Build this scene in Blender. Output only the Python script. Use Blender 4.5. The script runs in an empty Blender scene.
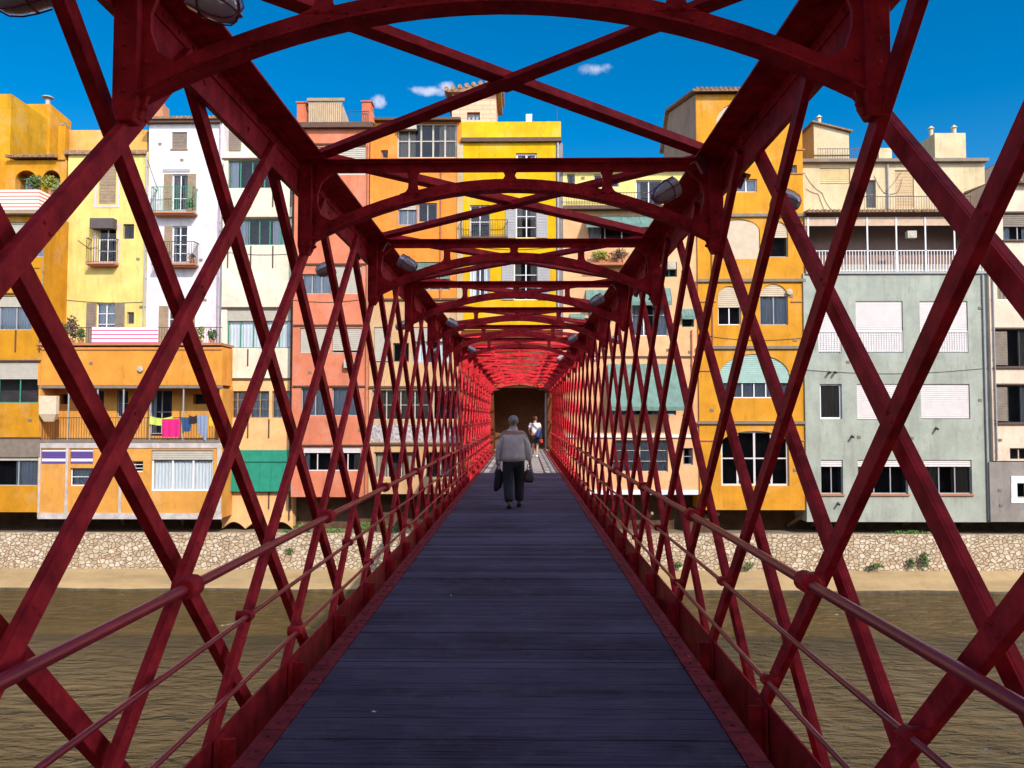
import bpy, bmesh, math, random
from mathutils import Vector, Matrix
rnd = random.Random(7)
R = math.radians
scene = bpy.context.scene
col = scene.collection

# ------------------------------------------------------------------ camera
F = 774.0
PITCH, YAW = R(2.45), R(0.81)
CAM = Vector((0.1, 0.0, 1.7))
cam_d = bpy.data.cameras.new('camera')
cam_d.sensor_width = 36.0
cam_d.lens = F / 1024 * 36
cam_d.clip_start = 0.05
cam_d.clip_end = 6000
cam = bpy.data.objects.new('camera', cam_d)
cam.location = CAM
cam.rotation_euler = (math.pi / 2 + PITCH, 0, YAW)
col.objects.link(cam)
scene.camera = cam
CM = cam.rotation_euler.to_matrix()

# ------------------------------------------------------------------ world, sun, exposure
SUN_AZ, SLOPE = R(30), 0.90            # sun behind the camera, 30 degrees to the right
SUN_EL = math.atan(SLOPE * math.cos(SUN_AZ))
world = bpy.data.worlds.new('World')
scene.world = world
world.use_nodes = True
nt = world.node_tree
nt.nodes.clear()
def wn(t, **kw):
    n = nt.nodes.new(t)
    for k, v in kw.items(): setattr(n, k, v)
    return n
sky = wn('ShaderNodeTexSky', sky_type='NISHITA')
sky.sun_disc = False
sky.sun_elevation = SUN_EL
sky.sun_rotation = math.pi - SUN_AZ     # set together with the lamp below
sky.air_density = 1.0; sky.dust_density = 0.3; sky.ozone_density = 3.0
hsv = wn('ShaderNodeHueSaturation')
hsv.inputs['Hue'].default_value = 0.498
hsv.inputs['Saturation'].default_value = 1.5
hsv.inputs['Value'].default_value = 0.86
# small clouds high over the roofs: soft noise inside three patches of the sky
def ray(px, py):
    v = CM @ Vector(((px - 512) / F, -(py - 384) / F, -1))
    return v.normalized()
tc = wn('ShaderNodeTexCoord')
noi = wn('ShaderNodeTexNoise'); noi.inputs['Scale'].default_value = 55; noi.inputs['Detail'].default_value = 8
noi.inputs['Roughness'].default_value = 0.62
nt.links.new(tc.outputs['Generated'], noi.inputs['Vector'])
prev = None
for (px, py, rw, rh, amp) in ((428, 91, 28, 7, 1.0), (446, 87, 14, 8, .9), (378, 101, 12, 9, 1.0), (594, 69, 24, 8, .95)):
    d = ray(px, py)
    az, el = math.atan2(d.x, d.y), math.asin(d.z)
    sub = wn('ShaderNodeVectorMath', operation='SUBTRACT'); sub.inputs[1].default_value = d
    nt.links.new(tc.outputs['Generated'], sub.inputs[0])
    sc = wn('ShaderNodeVectorMath', operation='MULTIPLY'); sc.inputs[1].default_value = (F / rw, F / rw, F / rh)
    nt.links.new(sub.outputs[0], sc.inputs[0])
    ln = wn('ShaderNodeVectorMath', operation='LENGTH'); nt.links.new(sc.outputs[0], ln.inputs[0])
    mr = wn('ShaderNodeMapRange', interpolation_type='SMOOTHSTEP')
    mr.inputs['From Min'].default_value = 0.0; mr.inputs['From Max'].default_value = 1.5
    mr.inputs['To Min'].default_value = amp * .95; mr.inputs['To Max'].default_value = 0
    nt.links.new(ln.outputs['Value'], mr.inputs['Value'])
    if prev is None: prev = mr.outputs[0]
    else:
        mx = wn('ShaderNodeMath', operation='MAXIMUM')
        nt.links.new(prev, mx.inputs[0]); nt.links.new(mr.outputs[0], mx.inputs[1]); prev = mx.outputs[0]
ad = wn('ShaderNodeMath', operation='ADD'); nt.links.new(prev, ad.inputs[0]); nt.links.new(noi.outputs['Fac'], ad.inputs[1])
cr = wn('ShaderNodeMapRange', interpolation_type='SMOOTHSTEP')
cr.inputs['From Min'].default_value = 1.0; cr.inputs['From Max'].default_value = 1.5
cr.inputs['To Max'].default_value = 0.7
nt.links.new(ad.outputs[0], cr.inputs['Value'])
mixc = wn('ShaderNodeMix', data_type='RGBA')
mixc.inputs['B'].default_value = (2.9, 3.0, 3.5, 1)
bg = wn('ShaderNodeBackground'); bg.inputs['Strength'].default_value = 0.15
out = wn('ShaderNodeOutputWorld')
nt.links.new(sky.outputs[0], hsv.inputs['Color'])
# clear polarised sky: deeper blue opposite the sun, boosted sunward to light the bridge
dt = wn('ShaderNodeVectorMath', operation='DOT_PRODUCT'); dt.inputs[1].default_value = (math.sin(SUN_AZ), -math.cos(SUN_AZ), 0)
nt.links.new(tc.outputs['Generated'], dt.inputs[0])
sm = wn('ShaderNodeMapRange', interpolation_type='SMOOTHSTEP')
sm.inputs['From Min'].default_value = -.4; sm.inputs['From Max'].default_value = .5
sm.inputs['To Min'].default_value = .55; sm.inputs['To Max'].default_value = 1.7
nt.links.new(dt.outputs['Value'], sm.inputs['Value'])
sa = wn('ShaderNodeMapRange', interpolation_type='SMOOTHSTEP')
sa.inputs['From Min'].default_value = -.38; sa.inputs['From Max'].default_value = .15
sa.inputs['To Min'].default_value = 1.5; sa.inputs['To Max'].default_value = .62
nt.links.new(dt.outputs['Value'], sa.inputs['Value']); nt.links.new(sa.outputs[0], hsv.inputs['Saturation'])
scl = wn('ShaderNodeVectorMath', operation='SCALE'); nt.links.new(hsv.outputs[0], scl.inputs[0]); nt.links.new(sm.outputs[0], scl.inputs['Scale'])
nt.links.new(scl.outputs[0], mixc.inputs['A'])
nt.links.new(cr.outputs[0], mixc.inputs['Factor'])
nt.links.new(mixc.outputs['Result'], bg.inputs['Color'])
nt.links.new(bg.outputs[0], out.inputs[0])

sun_d = bpy.data.lights.new('sun', 'SUN')
sun_d.energy = 2.35
sun_d.angle = R(0.53)
sun_d.color = (1.0, 0.90, 0.77)
sun = bpy.data.objects.new('sun', sun_d)
to_sun = Vector((math.sin(SUN_AZ) * math.cos(SUN_EL), -math.cos(SUN_AZ) * math.cos(SUN_EL), math.sin(SUN_EL)))
sun.rotation_euler = to_sun.to_track_quat('Z', 'Y').to_euler()
sun.location = (10, -20, 40)
col.objects.link(sun)

vs = scene.view_settings
vs.view_transform = 'Standard'; vs.look = 'None'; vs.exposure = 1.12; vs.gamma = 1.0; vs.use_curve_mapping = False

# ------------------------------------------------------------------ materials
def lin(c): return c / 12.92 if c <= 0.04045 else ((c + 0.055) / 1.055) ** 2.4
def s2l(rgb, k=1.0): return tuple(lin(v / 255) * k for v in rgb)
MATS = {}
def mat(name, color, rough=0.7, metal=0.0, var=0.12, vscale=3.0, bump=0.0, bscale=30.0, streak=0.0, spec=0.5,
        grime=None, stretch=(1, 1, 1), coat=0.0):
    if name in MATS: return MATS[name]
    m = bpy.data.materials.new(name); m.use_nodes = True
    t = m.node_tree; n = t.nodes; L = t.links
    b = n['Principled BSDF']
    b.inputs['Roughness'].default_value = rough; b.inputs['Metallic'].default_value = metal
    b.inputs['Specular IOR Level'].default_value = spec
    if coat: b.inputs['Coat Weight'].default_value = coat; b.inputs['Coat Roughness'].default_value = .15
    co = n.new('ShaderNodeTexCoord')
    mp = n.new('ShaderNodeMapping'); mp.inputs['Scale'].default_value = stretch
    L.new(co.outputs['Object'], mp.inputs['Vector'])
    ns = n.new('ShaderNodeTexNoise'); ns.inputs['Scale'].default_value = vscale; ns.inputs['Detail'].default_value = 6
    ns.inputs['Roughness'].default_value = .65
    L.new(mp.outputs[0], ns.inputs['Vector'])
    ramp = n.new('ShaderNodeMapRange'); ramp.inputs['From Min'].default_value = .3; ramp.inputs['From Max'].default_value = .7
    ramp.inputs['To Min'].default_value = 1 - var * 1.4; ramp.inputs['To Max'].default_value = 1 + var * .6
    L.new(ns.outputs['Fac'], ramp.inputs['Value'])
    mul = n.new('ShaderNodeVectorMath'); mul.operation = 'SCALE'
    mul.inputs[0].default_value = color[:3]
    L.new(ramp.outputs[0], mul.inputs['Scale'])
    last = mul.outputs[0]
    if streak:
        mp2 = n.new('ShaderNodeMapping'); mp2.inputs['Scale'].default_value = (2.2, 2.2, .22)
        L.new(co.outputs['Object'], mp2.inputs['Vector'])
        n2 = n.new('ShaderNodeTexNoise'); n2.inputs['Scale'].default_value = 1.0; n2.inputs['Detail'].default_value = 7
        L.new(mp2.outputs[0], n2.inputs['Vector'])
        r2 = n.new('ShaderNodeMapRange'); r2.inputs['From Min'].default_value = .5; r2.inputs['From Max'].default_value = .78
        r2.inputs['To Max'].default_value = streak
        L.new(n2.outputs['Fac'], r2.inputs['Value'])
        mx = n.new('ShaderNodeMix'); mx.data_type = 'RGBA'
        g = grime or (color[0] * .45, color[1] * .42, color[2] * .4)
        mx.inputs['B'].default_value = (*g[:3], 1)
        L.new(r2.outputs[0], mx.inputs['Factor']); L.new(last, mx.inputs['A'])
        last = mx.outputs['Result']
    L.new(last, b.inputs['Base Color'])
    if bump:
        n3 = n.new('ShaderNodeTexNoise'); n3.inputs['Scale'].default_value = bscale; n3.inputs['Detail'].default_value = 4
        L.new(mp.outputs[0], n3.inputs['Vector'])
        bp = n.new('ShaderNodeBump'); bp.inputs['Strength'].default_value = bump; bp.inputs['Distance'].default_value = .02
        L.new(n3.outputs['Fac'], bp.inputs['Height']); L.new(bp.outputs[0], b.inputs['Normal'])
    if name == 'bridge_red_paint': b.inputs['IOR'].default_value = 1.25
    MATS[name] = m
    return m
def plaster(name, rgb, k=.8, streak=.35):
    m = mat('plaster_' + name, s2l(rgb, k), rough=.9, var=.16, vscale=.9, bump=.35, bscale=9, streak=streak, spec=.2)
    t = m.node_tree; n = t.nodes; L = t.links; b = n['Principled BSDF']
    src = b.inputs['Base Color'].links[0].from_socket
    co = n.new('ShaderNodeTexCoord')
    def layer(src, scale, lo, hi, amt, colr, stretch=(1, 1, 1)):
        mp = n.new('ShaderNodeMapping'); mp.inputs['Scale'].default_value = stretch; mp.inputs['Location'].default_value = (len(name) * 3.7, 0, rgb[1] * .31)
        L.new(co.outputs['Object'], mp.inputs['Vector'])
        ns = n.new('ShaderNodeTexNoise'); ns.inputs['Scale'].default_value = scale; ns.inputs['Detail'].default_value = 9; ns.inputs['Roughness'].default_value = .68
        L.new(mp.outputs[0], ns.inputs['Vector'])
        r = n.new('ShaderNodeMapRange'); r.inputs['From Min'].default_value = lo; r.inputs['From Max'].default_value = hi; r.inputs['To Max'].default_value = amt
        L.new(ns.outputs['Fac'], r.inputs['Value'])
        mx = n.new('ShaderNodeMix'); mx.data_type = 'RGBA'; mx.inputs['B'].default_value = (*colr, 1)
        L.new(r.outputs[0], mx.inputs['Factor']); L.new(src, mx.inputs['A'])
        return mx.outputs['Result']
    c = s2l(rgb, k)
    src = layer(src, .55, .53, .64, .45, tuple(min(.85, v * .8 + .12) for v in c))             # bleached, repaired patches
    src = layer(src, 2.6, .56, .70, .55, (c[0] * .5, c[1] * .45, c[2] * .5), (1.6, 1.6, .35))   # narrow rain marks
    src = layer(src, 11, .58, .68, .4, (c[0] * .55, c[1] * .5, c[2] * .5))                     # pitting
    L.new(src, b.inputs['Base Color'])
    return m

RED = mat('bridge_red_paint', (.60, .032, .042), rough=.5, var=.42, vscale=7, bump=.12, bscale=14, streak=.14,
          grime=(.24, .012, .016), spec=.2)
EDGEM = mat('worn_edge_paint', (.30, .020, .030), rough=.75, var=.5, vscale=9, bump=.3, bscale=30, streak=.3, grime=(.08, .03, .03), spec=.2)
RAILM = mat('rail_red_paint', (.40, .020, .036), rough=.30, var=.25, vscale=5, spec=.6)
LAMPM = mat('lamp_metal', (.30, .05, .08), rough=.35, var=.2, metal=.3)
def deck_material():
    m = bpy.data.materials.new('deck_planks'); m.use_nodes = True
    t = m.node_tree; n = t.nodes; L = t.links; b = n['Principled BSDF']
    b.inputs['Roughness'].default_value = .85; b.inputs['Specular IOR Level'].default_value = .2
    co = n.new('ShaderNodeTexCoord')
    sp = n.new('ShaderNodeSeparateXYZ'); L.new(co.outputs['Object'], sp.inputs[0])
    dv = n.new('ShaderNodeMath'); dv.operation = 'DIVIDE'; dv.inputs[1].default_value = .145; L.new(sp.outputs['Y'], dv.inputs[0])
    fl = n.new('ShaderNodeMath'); fl.operation = 'FLOOR'; L.new(dv.outputs[0], fl.inputs[0])
    wnz = n.new('ShaderNodeTexWhiteNoise'); wnz.noise_dimensions = '1D'; L.new(fl.outputs[0], wnz.inputs['W'])
    mp = n.new('ShaderNodeMapping'); mp.inputs['Scale'].default_value = (1.3, 26, 1); L.new(co.outputs['Object'], mp.inputs['Vector'])
    g = n.new('ShaderNodeTexNoise'); g.inputs['Scale'].default_value = 2; g.inputs['Detail'].default_value = 8; L.new(mp.outputs[0], g.inputs['Vector'])
    w = n.new('ShaderNodeTexNoise'); w.inputs['Scale'].default_value = .7; w.inputs['Detail'].default_value = 5; L.new(co.outputs['Object'], w.inputs['Vector'])
    s1 = n.new('ShaderNodeMath'); s1.operation = 'MULTIPLY_ADD'; s1.inputs[1].default_value = .35; L.new(wnz.outputs['Value'], s1.inputs[0]); L.new(g.outputs['Fac'], s1.inputs[2])
    s2 = n.new('ShaderNodeMath'); s2.operation = 'MULTIPLY_ADD'; s2.inputs[1].default_value = .9; L.new(w.outputs['Fac'], s2.inputs[0]); L.new(s1.outputs[0], s2.inputs[2])
    rp = n.new('ShaderNodeValToRGB')
    rp.color_ramp.elements[0].position = .62; rp.color_ramp.elements[0].color = (.042, .029, .048, 1)
    rp.color_ramp.elements[1].position = 1.0; rp.color_ramp.elements[1].color = (.130, .098, .152, 1)
    sc = n.new('ShaderNodeMath'); sc.operation = 'MULTIPLY'; sc.inputs[1].default_value = .72; L.new(s2.outputs[0], sc.inputs[0])
    L.new(sc.outputs[0], rp.inputs[0])
    vo = n.new('ShaderNodeTexVoronoi'); vo.inputs['Scale'].default_value = 2.3; L.new(co.outputs['Object'], vo.inputs['Vector'])
    wr = n.new('ShaderNodeTexNoise'); wr.inputs['Scale'].default_value = 3.2; wr.inputs['Detail'].default_value = 9; wr.inputs['Roughness'].default_value = .7; L.new(co.outputs['Object'], wr.inputs['Vector'])
    wm = n.new('ShaderNodeMapRange'); wm.inputs['From Min'].default_value = .5; wm.inputs['From Max'].default_value = .72; wm.inputs['To Max'].default_value = .55; L.new(wr.outputs['Fac'], wm.inputs['Value'])
    wx = n.new('ShaderNodeMix'); wx.data_type = 'RGBA'; wx.inputs['B'].default_value = (.15, .125, .15, 1)
    L.new(wm.outputs[0], wx.inputs['Factor']); L.new(rp.outputs[0], wx.inputs['A'])
    sk = n.new('ShaderNodeTexVoronoi'); sk.inputs['Scale'].default_value = 9; L.new(co.outputs['Object'], sk.inputs['Vector'])
    sm_ = n.new('ShaderNodeMapRange'); sm_.inputs['From Min'].default_value = .05; sm_.inputs['From Max'].default_value = .09; sm_.inputs['To Min'].default_value = .5; L.new(sk.outputs['Distance'], sm_.inputs['Value'])
    sv_ = n.new('ShaderNodeVectorMath'); sv_.operation = 'SCALE'; L.new(wx.outputs['Result'], sv_.inputs[0]); L.new(sm_.outputs[0], sv_.inputs['Scale'])
    L.new(sv_.outputs[0], b.inputs['Base Color'])
    bp = n.new('ShaderNodeBump'); bp.inputs['Strength'].default_value = .5; bp.inputs['Distance'].default_value = .006
    L.new(g.outputs['Fac'], bp.inputs['Height']); L.new(bp.outputs[0], b.inputs['Normal'])
    return m
def stone_material():
    m = bpy.data.materials.new('rubble_stone'); m.use_nodes = True
    t = m.node_tree; n = t.nodes; L = t.links; b = n['Principled BSDF']; b.inputs['Roughness'].default_value = .9
    co = n.new('ShaderNodeTexCoord')
    dn = n.new('ShaderNodeTexNoise'); dn.inputs['Scale'].default_value = 2.0; L.new(co.outputs['Object'], dn.inputs['Vector'])
    mxv = n.new('ShaderNodeMix'); mxv.data_type = 'VECTOR'; mxv.inputs['Factor'].default_value = .2
    L.new(co.outputs['Object'], mxv.inputs['A']); L.new(dn.outputs['Color'], mxv.inputs['B'])
    mp = n.new('ShaderNodeMapping'); mp.inputs['Scale'].default_value = (1.0, 1.0, 1.35); L.new(mxv.outputs['Result'], mp.inputs[0])
    v1 = n.new('ShaderNodeTexVoronoi'); v1.inputs['Scale'].default_value = 5.0; L.new(mp.outputs[0], v1.inputs['Vector'])
    v2 = n.new('ShaderNodeTexVoronoi'); v2.feature = 'DISTANCE_TO_EDGE'; v2.inputs['Scale'].default_value = 5.0; L.new(mp.outputs[0], v2.inputs['Vector'])
    rp = n.new('ShaderNodeValToRGB'); cs = rp.color_ramp
    cs.elements[0].color = (.42, .29, .18, 1); cs.elements[1].color = (.62, .52, .40, 1)
    e = cs.elements.new(.5); e.color = (.50, .40, .28, 1)
    sp = n.new('ShaderNodeSeparateColor'); L.new(v1.outputs['Color'], sp.inputs[0]); L.new(sp.outputs[0], rp.inputs[0])
    mr = n.new('ShaderNodeMapRange'); mr.inputs['From Min'].default_value = .02; mr.inputs['From Max'].default_value = .09; L.new(v2.outputs['Distance'], mr.inputs[0])
    mx = n.new('ShaderNodeMix'); mx.data_type = 'RGBA'; mx.inputs['A'].default_value = (.30, .21, .13, 1)
    L.new(mr.outputs[0], mx.inputs['Factor']); L.new(rp.outputs[0], mx.inputs['B']); L.new(mx.outputs['Result'], b.inputs['Base Color'])
    bp = n.new('ShaderNodeBump'); bp.inputs['Distance'].default_value = .05; L.new(mr.outputs[0], bp.inputs['Height']); L.new(bp.outputs[0], b.inputs['Normal'])
    return m
def water_material():
    m = bpy.data.materials.new('river_water'); m.use_nodes = True
    t = m.node_tree; n = t.nodes; L = t.links; b = n['Principled BSDF']
    b.inputs['Base Color'].default_value = (.115, .066, .009, 1)
    b.inputs['Roughness'].default_value = .04; b.inputs['IOR'].default_value = 1.45
    co = n.new('ShaderNodeTexCoord')
    mp = n.new('ShaderNodeMapping'); mp.inputs['Scale'].default_value = (.75, 2.0, 1); mp.inputs['Rotation'].default_value = (0, 0, R(12))
    L.new(co.outputs['Object'], mp.inputs[0])
    a = n.new('ShaderNodeTexNoise'); a.inputs['Scale'].default_value = 1.25; a.inputs['Detail'].default_value = 6; a.inputs['Roughness'].default_value = .55; a.inputs['Distortion'].default_value = .5
    L.new(mp.outputs[0], a.inputs['Vector'])
    c = n.new('ShaderNodeTexNoise'); c.inputs['Scale'].default_value = .35; L.new(co.outputs['Object'], c.inputs['Vector'])
    mu = n.new('ShaderNodeMath'); mu.operation = 'MULTIPLY'; L.new(a.outputs['Fac'], mu.inputs[0]); L.new(c.outputs['Fac'], mu.inputs[1])
    bp = n.new('ShaderNodeBump'); bp.inputs['Strength'].default_value = 1.0; bp.inputs['Distance'].default_value = 3.2
    L.new(mu.outputs[0], bp.inputs['Height']); L.new(bp.outputs[0], b.inputs['Normal'])
    return m
def paving_material():
    m = bpy.data.materials.new('paving_slabs'); m.use_nodes = True
    t = m.node_tree; n = t.nodes; L = t.links; b = n['Principled BSDF']; b.inputs['Roughness'].default_value = .85
    co = n.new('ShaderNodeTexCoord')
    mp = n.new('ShaderNodeMapping'); mp.inputs['Rotation'].default_value = (0, 0, R(90)); L.new(co.outputs['Object'], mp.inputs[0])
    br = n.new('ShaderNodeTexBrick'); br.inputs['Scale'].default_value = 1
    br.inputs['Color1'].default_value = (.42, .38, .34, 1); br.inputs['Color2'].default_value = (.34, .30, .27, 1); br.inputs['Mortar'].default_value = (.06, .04, .04, 1)
    br.inputs['Brick Width'].default_value = 1.15; br.inputs['Row Height'].default_value = .38; br.inputs['Mortar Size'].default_value = .035
    L.new(mp.outputs[0], br.inputs['Vector']); L.new(br.outputs['Color'], b.inputs['Base Color'])
    return m
def glass_material():
    m = bpy.data.materials.new('window_glass'); m.use_nodes = True
    t = m.node_tree; n = t.nodes; L = t.links; n.clear()
    o = n.new('ShaderNodeOutputMaterial'); tr = n.new('ShaderNodeBsdfTransparent'); tr.inputs[0].default_value = (.80, .86, .88, 1)
    gl = n.new('ShaderNodeBsdfGlossy'); gl.inputs['Roughness'].default_value = .03; gl.inputs[0].default_value = (.62, .56, .58, 1)
    fr = n.new('ShaderNodeFresnel'); fr.inputs['IOR'].default_value = 1.55
    mx = n.new('ShaderNodeMixShader')
    L.new(fr.outputs[0], mx.inputs[0]); L.new(tr.outputs[0], mx.inputs[1]); L.new(gl.outputs[0], mx.inputs[2]); L.new(mx.outputs[0], o.inputs[0])
    return m
def stripe_material(name, c1, c2, freq, axis='Z', duty=.5):
    m = bpy.data.materials.new(name); m.use_nodes = True
    t = m.node_tree; n = t.nodes; L = t.links; b = n['Principled BSDF']; b.inputs['Roughness'].default_value = .85
    co = n.new('ShaderNodeTexCoord'); sp = n.new('ShaderNodeSeparateXYZ'); L.new(co.outputs['Object'], sp.inputs[0])
    a = n.new('ShaderNodeMath'); a.operation = 'MULTIPLY'; a.inputs[1].default_value = freq; L.new(sp.outputs[axis], a.inputs[0])
    f = n.new('ShaderNodeMath'); f.operation = 'FRACT'; L.new(a.outputs[0], f.inputs[0])
    g = n.new('ShaderNodeMath'); g.operation = 'GREATER_THAN'; g.inputs[1].default_value = duty; L.new(f.outputs[0], g.inputs[0])
    mx = n.new('ShaderNodeMix'); mx.data_type = 'RGBA'; mx.inputs['A'].default_value = (*c1, 1); mx.inputs['B'].default_value = (*c2, 1)
    L.new(g.outputs[0], mx.inputs['Factor']); L.new(mx.outputs['Result'], b.inputs['Base Color'])
    return m
DECK, STONE, WATER, PAVE, GLASS = deck_material(), stone_material(), water_material(), paving_material(), glass_material()
def leaf_material(name, c):
    return mat(name, c, rough=.6, var=.5, vscale=9)
LEAF = leaf_material('leaves', (.075, .13, .025))
LEAF2 = leaf_material('leaves_yellow', (.25, .26, .03))
LEAF3 = leaf_material('leaves_dry', (.13, .08, .05))
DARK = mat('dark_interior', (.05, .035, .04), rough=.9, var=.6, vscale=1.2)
IRON = mat('dark_iron', (.035, .025, .025), rough=.5)
WHITEM = mat('white_paint', (.74, .72, .74), rough=.5, var=.06)
AGEDW = mat('aged_white_paint', (.52, .46, .44), rough=.7, var=.25, vscale=2, streak=.4)
GREYM = mat('grey_paint', (.32, .31, .32), rough=.6, var=.1)
GREENM = mat('green_paint', (.035, .22, .13), rough=.5, var=.12)
BROWNM = mat('brown_wood', (.10, .045, .025), rough=.7, var=.3, vscale=8)
TANM = mat('tan_shutter', (.30, .21, .13), rough=.7, var=.2)
GREYBROWN = mat('weathered_shutter', (.20, .155, .12), rough=.75, var=.2)
BLINDM = mat('grey_blind', (.42, .38, .31), rough=.7, var=.1)
BLINDW = mat('white_blind', (.60, .55, .54), rough=.7, var=.07)
TEALM = mat('teal_awning', (.12, .22, .185), rough=.7, var=.25, streak=.4)
TILEM = mat('roof_tile', (.30, .17, .10), rough=.9, var=.5, vscale=7, bump=.5)
CURTM2 = mat('beige_curtain', (.40, .30, .22), rough=.9, var=.2, vscale=3, stretch=(8, 8, .5))
CURTM = mat('white_curtain', (.75, .73, .76), rough=.9, var=.15, vscale=3, stretch=(8, 8, .5))
TERRA = mat('terracotta', (.42, .15, .07), rough=.8)
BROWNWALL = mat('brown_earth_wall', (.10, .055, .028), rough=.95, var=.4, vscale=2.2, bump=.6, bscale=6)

# ------------------------------------------------------------------ mesh helpers
class MB:
    def __init__(s): s.v = []; s.f = []; s.mi = []
    def quad(s, a, b, c, d, mi=0):
        i = len(s.v); s.v += [tuple(a), tuple(b), tuple(c), tuple(d)]; s.f.append((i, i + 1, i + 2, i + 3)); s.mi.append(mi)
    def poly(s, pts, mi=0):
        i = len(s.v); s.v += [tuple(p) for p in pts]; s.f.append(tuple(range(i, i + len(pts)))); s.mi.append(mi)
    def hexa(s, P, mi=0):           # P: 8 points, bottom ring then top ring
        i = len(s.v); s.v += [tuple(p) for p in P]
        for q in ((3, 2, 1, 0), (4, 5, 6, 7), (0, 1, 5, 4), (1, 2, 6, 5), (2, 3, 7, 6), (3, 0, 4, 7)):
            s.f.append(tuple(i + k for k in q)); s.mi.append(mi)
    def box(s, x0, x1, y0, y1, z0, z1, mi=0):
        if x0 > x1: x0, x1 = x1, x0
        if y0 > y1: y0, y1 = y1, y0
        if z0 > z1: z0, z1 = z1, z0
        s.hexa([(x0, y0, z0), (x1, y0, z0), (x1, y1, z0), (x0, y1, z0), (x0, y0, z1), (x1, y0, z1), (x1, y1, z1), (x0, y1, z1)], mi)
    def bar(s, p, q, up, w, t, mi=0):   # beam p->q; w across (perp. to up and axis), t along up
        p, q, up = Vector(p), Vector(q), Vector(up)
        ax = (q - p).normalized(); sd = ax.cross(up).normalized(); u = sd.cross(ax).normalized()
        a, b = sd * w / 2, u * t / 2
        s.hexa([p - a - b, p + a - b, p + a + b, p - a + b, q - a - b, q + a - b, q + a + b, q - a + b], mi)
    def tube(s, pts, rad, n=10, mi=0, caps=True):
        pts = [Vector(p) for p in pts]
        rads = rad if isinstance(rad, (list, tuple)) else [rad] * len(pts)
        base = len(s.v); m = len(pts); u = None
        for k, p in enumerate(pts):
            ax = (pts[min(k + 1, m - 1)] - pts[max(k - 1, 0)]).normalized()
            if u is None:
                u = ax.orthogonal().normalized()
            else:
                u = (u - ax * u.dot(ax)).normalized()
            w = ax.cross(u)
            for j in range(n):
                a = 2 * math.pi * j / n
                s.v.append(tuple(p + (u * math.cos(a) + w * math.sin(a)) * rads[k]))
        for k in range(m - 1):
            for j in range(n):
                a, b = base + k * n + j, base + k * n + (j + 1) % n
                s.f.append((a, b, b + n, a + n)); s.mi.append(mi)
        if caps:
            s.f.append(tuple(base + j for j in reversed(range(n)))); s.mi.append(mi)
            s.f.append(tuple(base + (m - 1) * n + j for j in range(n))); s.mi.append(mi)
    def prism(s, pts, off, mi=0):       # closed outline extruded by vector off
        off = Vector(off); pts = [Vector(p) for p in pts]; n = len(pts)
        s.poly(pts, mi); s.poly([p + off for p in reversed(pts)], mi)
        for k in range(n):
            a, b = pts[k], pts[(k + 1) % n]
            s.quad(b, a, a + off, b + off, mi)
    def leaves(s, c, r, n, size, rng=None, squash=1.0):
        g = rng or rnd; c = Vector(c)
        for _ in range(n):
            d = Vector((g.gauss(0, 1), g.gauss(0, 1), g.gauss(0, 1))).normalized() * (g.random() ** .5)
            p = c + Vector((d.x * r[0], d.y * r[1], d.z * r[2]))
            a = Vector((g.gauss(0, 1), g.gauss(0, 1), g.gauss(0, 1))).normalized(); b = a.orthogonal().normalized()
            z = size * g.uniform(.6, 1.3)
            s.poly([p - a * z, p + b * z * .45, p + a * z, p - b * z * .45])
    def build(s, name, mats, parent=None, smooth=False, bevel=0, kind=None, merge=False):
        me = bpy.data.meshes.new(name); me.from_pydata(s.v, [], s.f)
        if not isinstance(mats, (list, tuple)): mats = [mats]
        for m in mats: me.materials.append(m)
        if len(mats) > 1:
            for p, i in zip(me.polygons, s.mi): p.material_index = i
        bm = bmesh.new(); bm.from_mesh(me)
        if merge or bevel: bmesh.ops.remove_doubles(bm, verts=bm.verts, dist=1e-5)
        bmesh.ops.recalc_face_normals(bm, faces=bm.faces)
        if bevel:
            bmesh.ops.bevel(bm, geom=[e for e in bm.edges if len(e.link_faces) == 2 and e.calc_face_angle(0) > .6], offset=bevel, segments=1, affect='EDGES')
        bm.to_mesh(me); bm.free()
        if smooth:
            for p in me.polygons: p.use_smooth = True
        o = bpy.data.objects.new(name, me); col.objects.link(o)
        if parent: o.parent = parent
        if kind: o['kind'] = kind
        return o
def thing(name, label, cat, loc=(0, 0, 0), group=None):
    o = bpy.data.objects.new(name, None); o.location = loc; o.empty_display_size = .2
    col.objects.link(o); o['label'] = label; o['category'] = cat
    if group: o['group'] = group
    return o
def tag(o, label, cat, group=None):
    o['label'] = label; o['category'] = cat
    if group: o['group'] = group
    return o
def P(px, py, Y):
    v = CM @ Vector(((px - 512) / F, -(py - 384) / F, -1))
    t = (Y - CAM.y) / v.y
    q = CAM + v * t
    return q.x, q.z
def rect(r, Y):
    x0, y0, x1, y1 = r
    ym, xm = (y0 + y1) / 2, (x0 + x1) / 2
    return P(x0, ym, Y)[0], P(x1, ym, Y)[0], P(xm, y1, Y)[1], P(xm, y0, Y)[1]   # X0 X1 Z0 Z1
def bx(px, Y, py=300): return P(px, py, Y)[0]
def bz(py, Y, px=523): return P(px, py, Y)[1]

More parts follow.
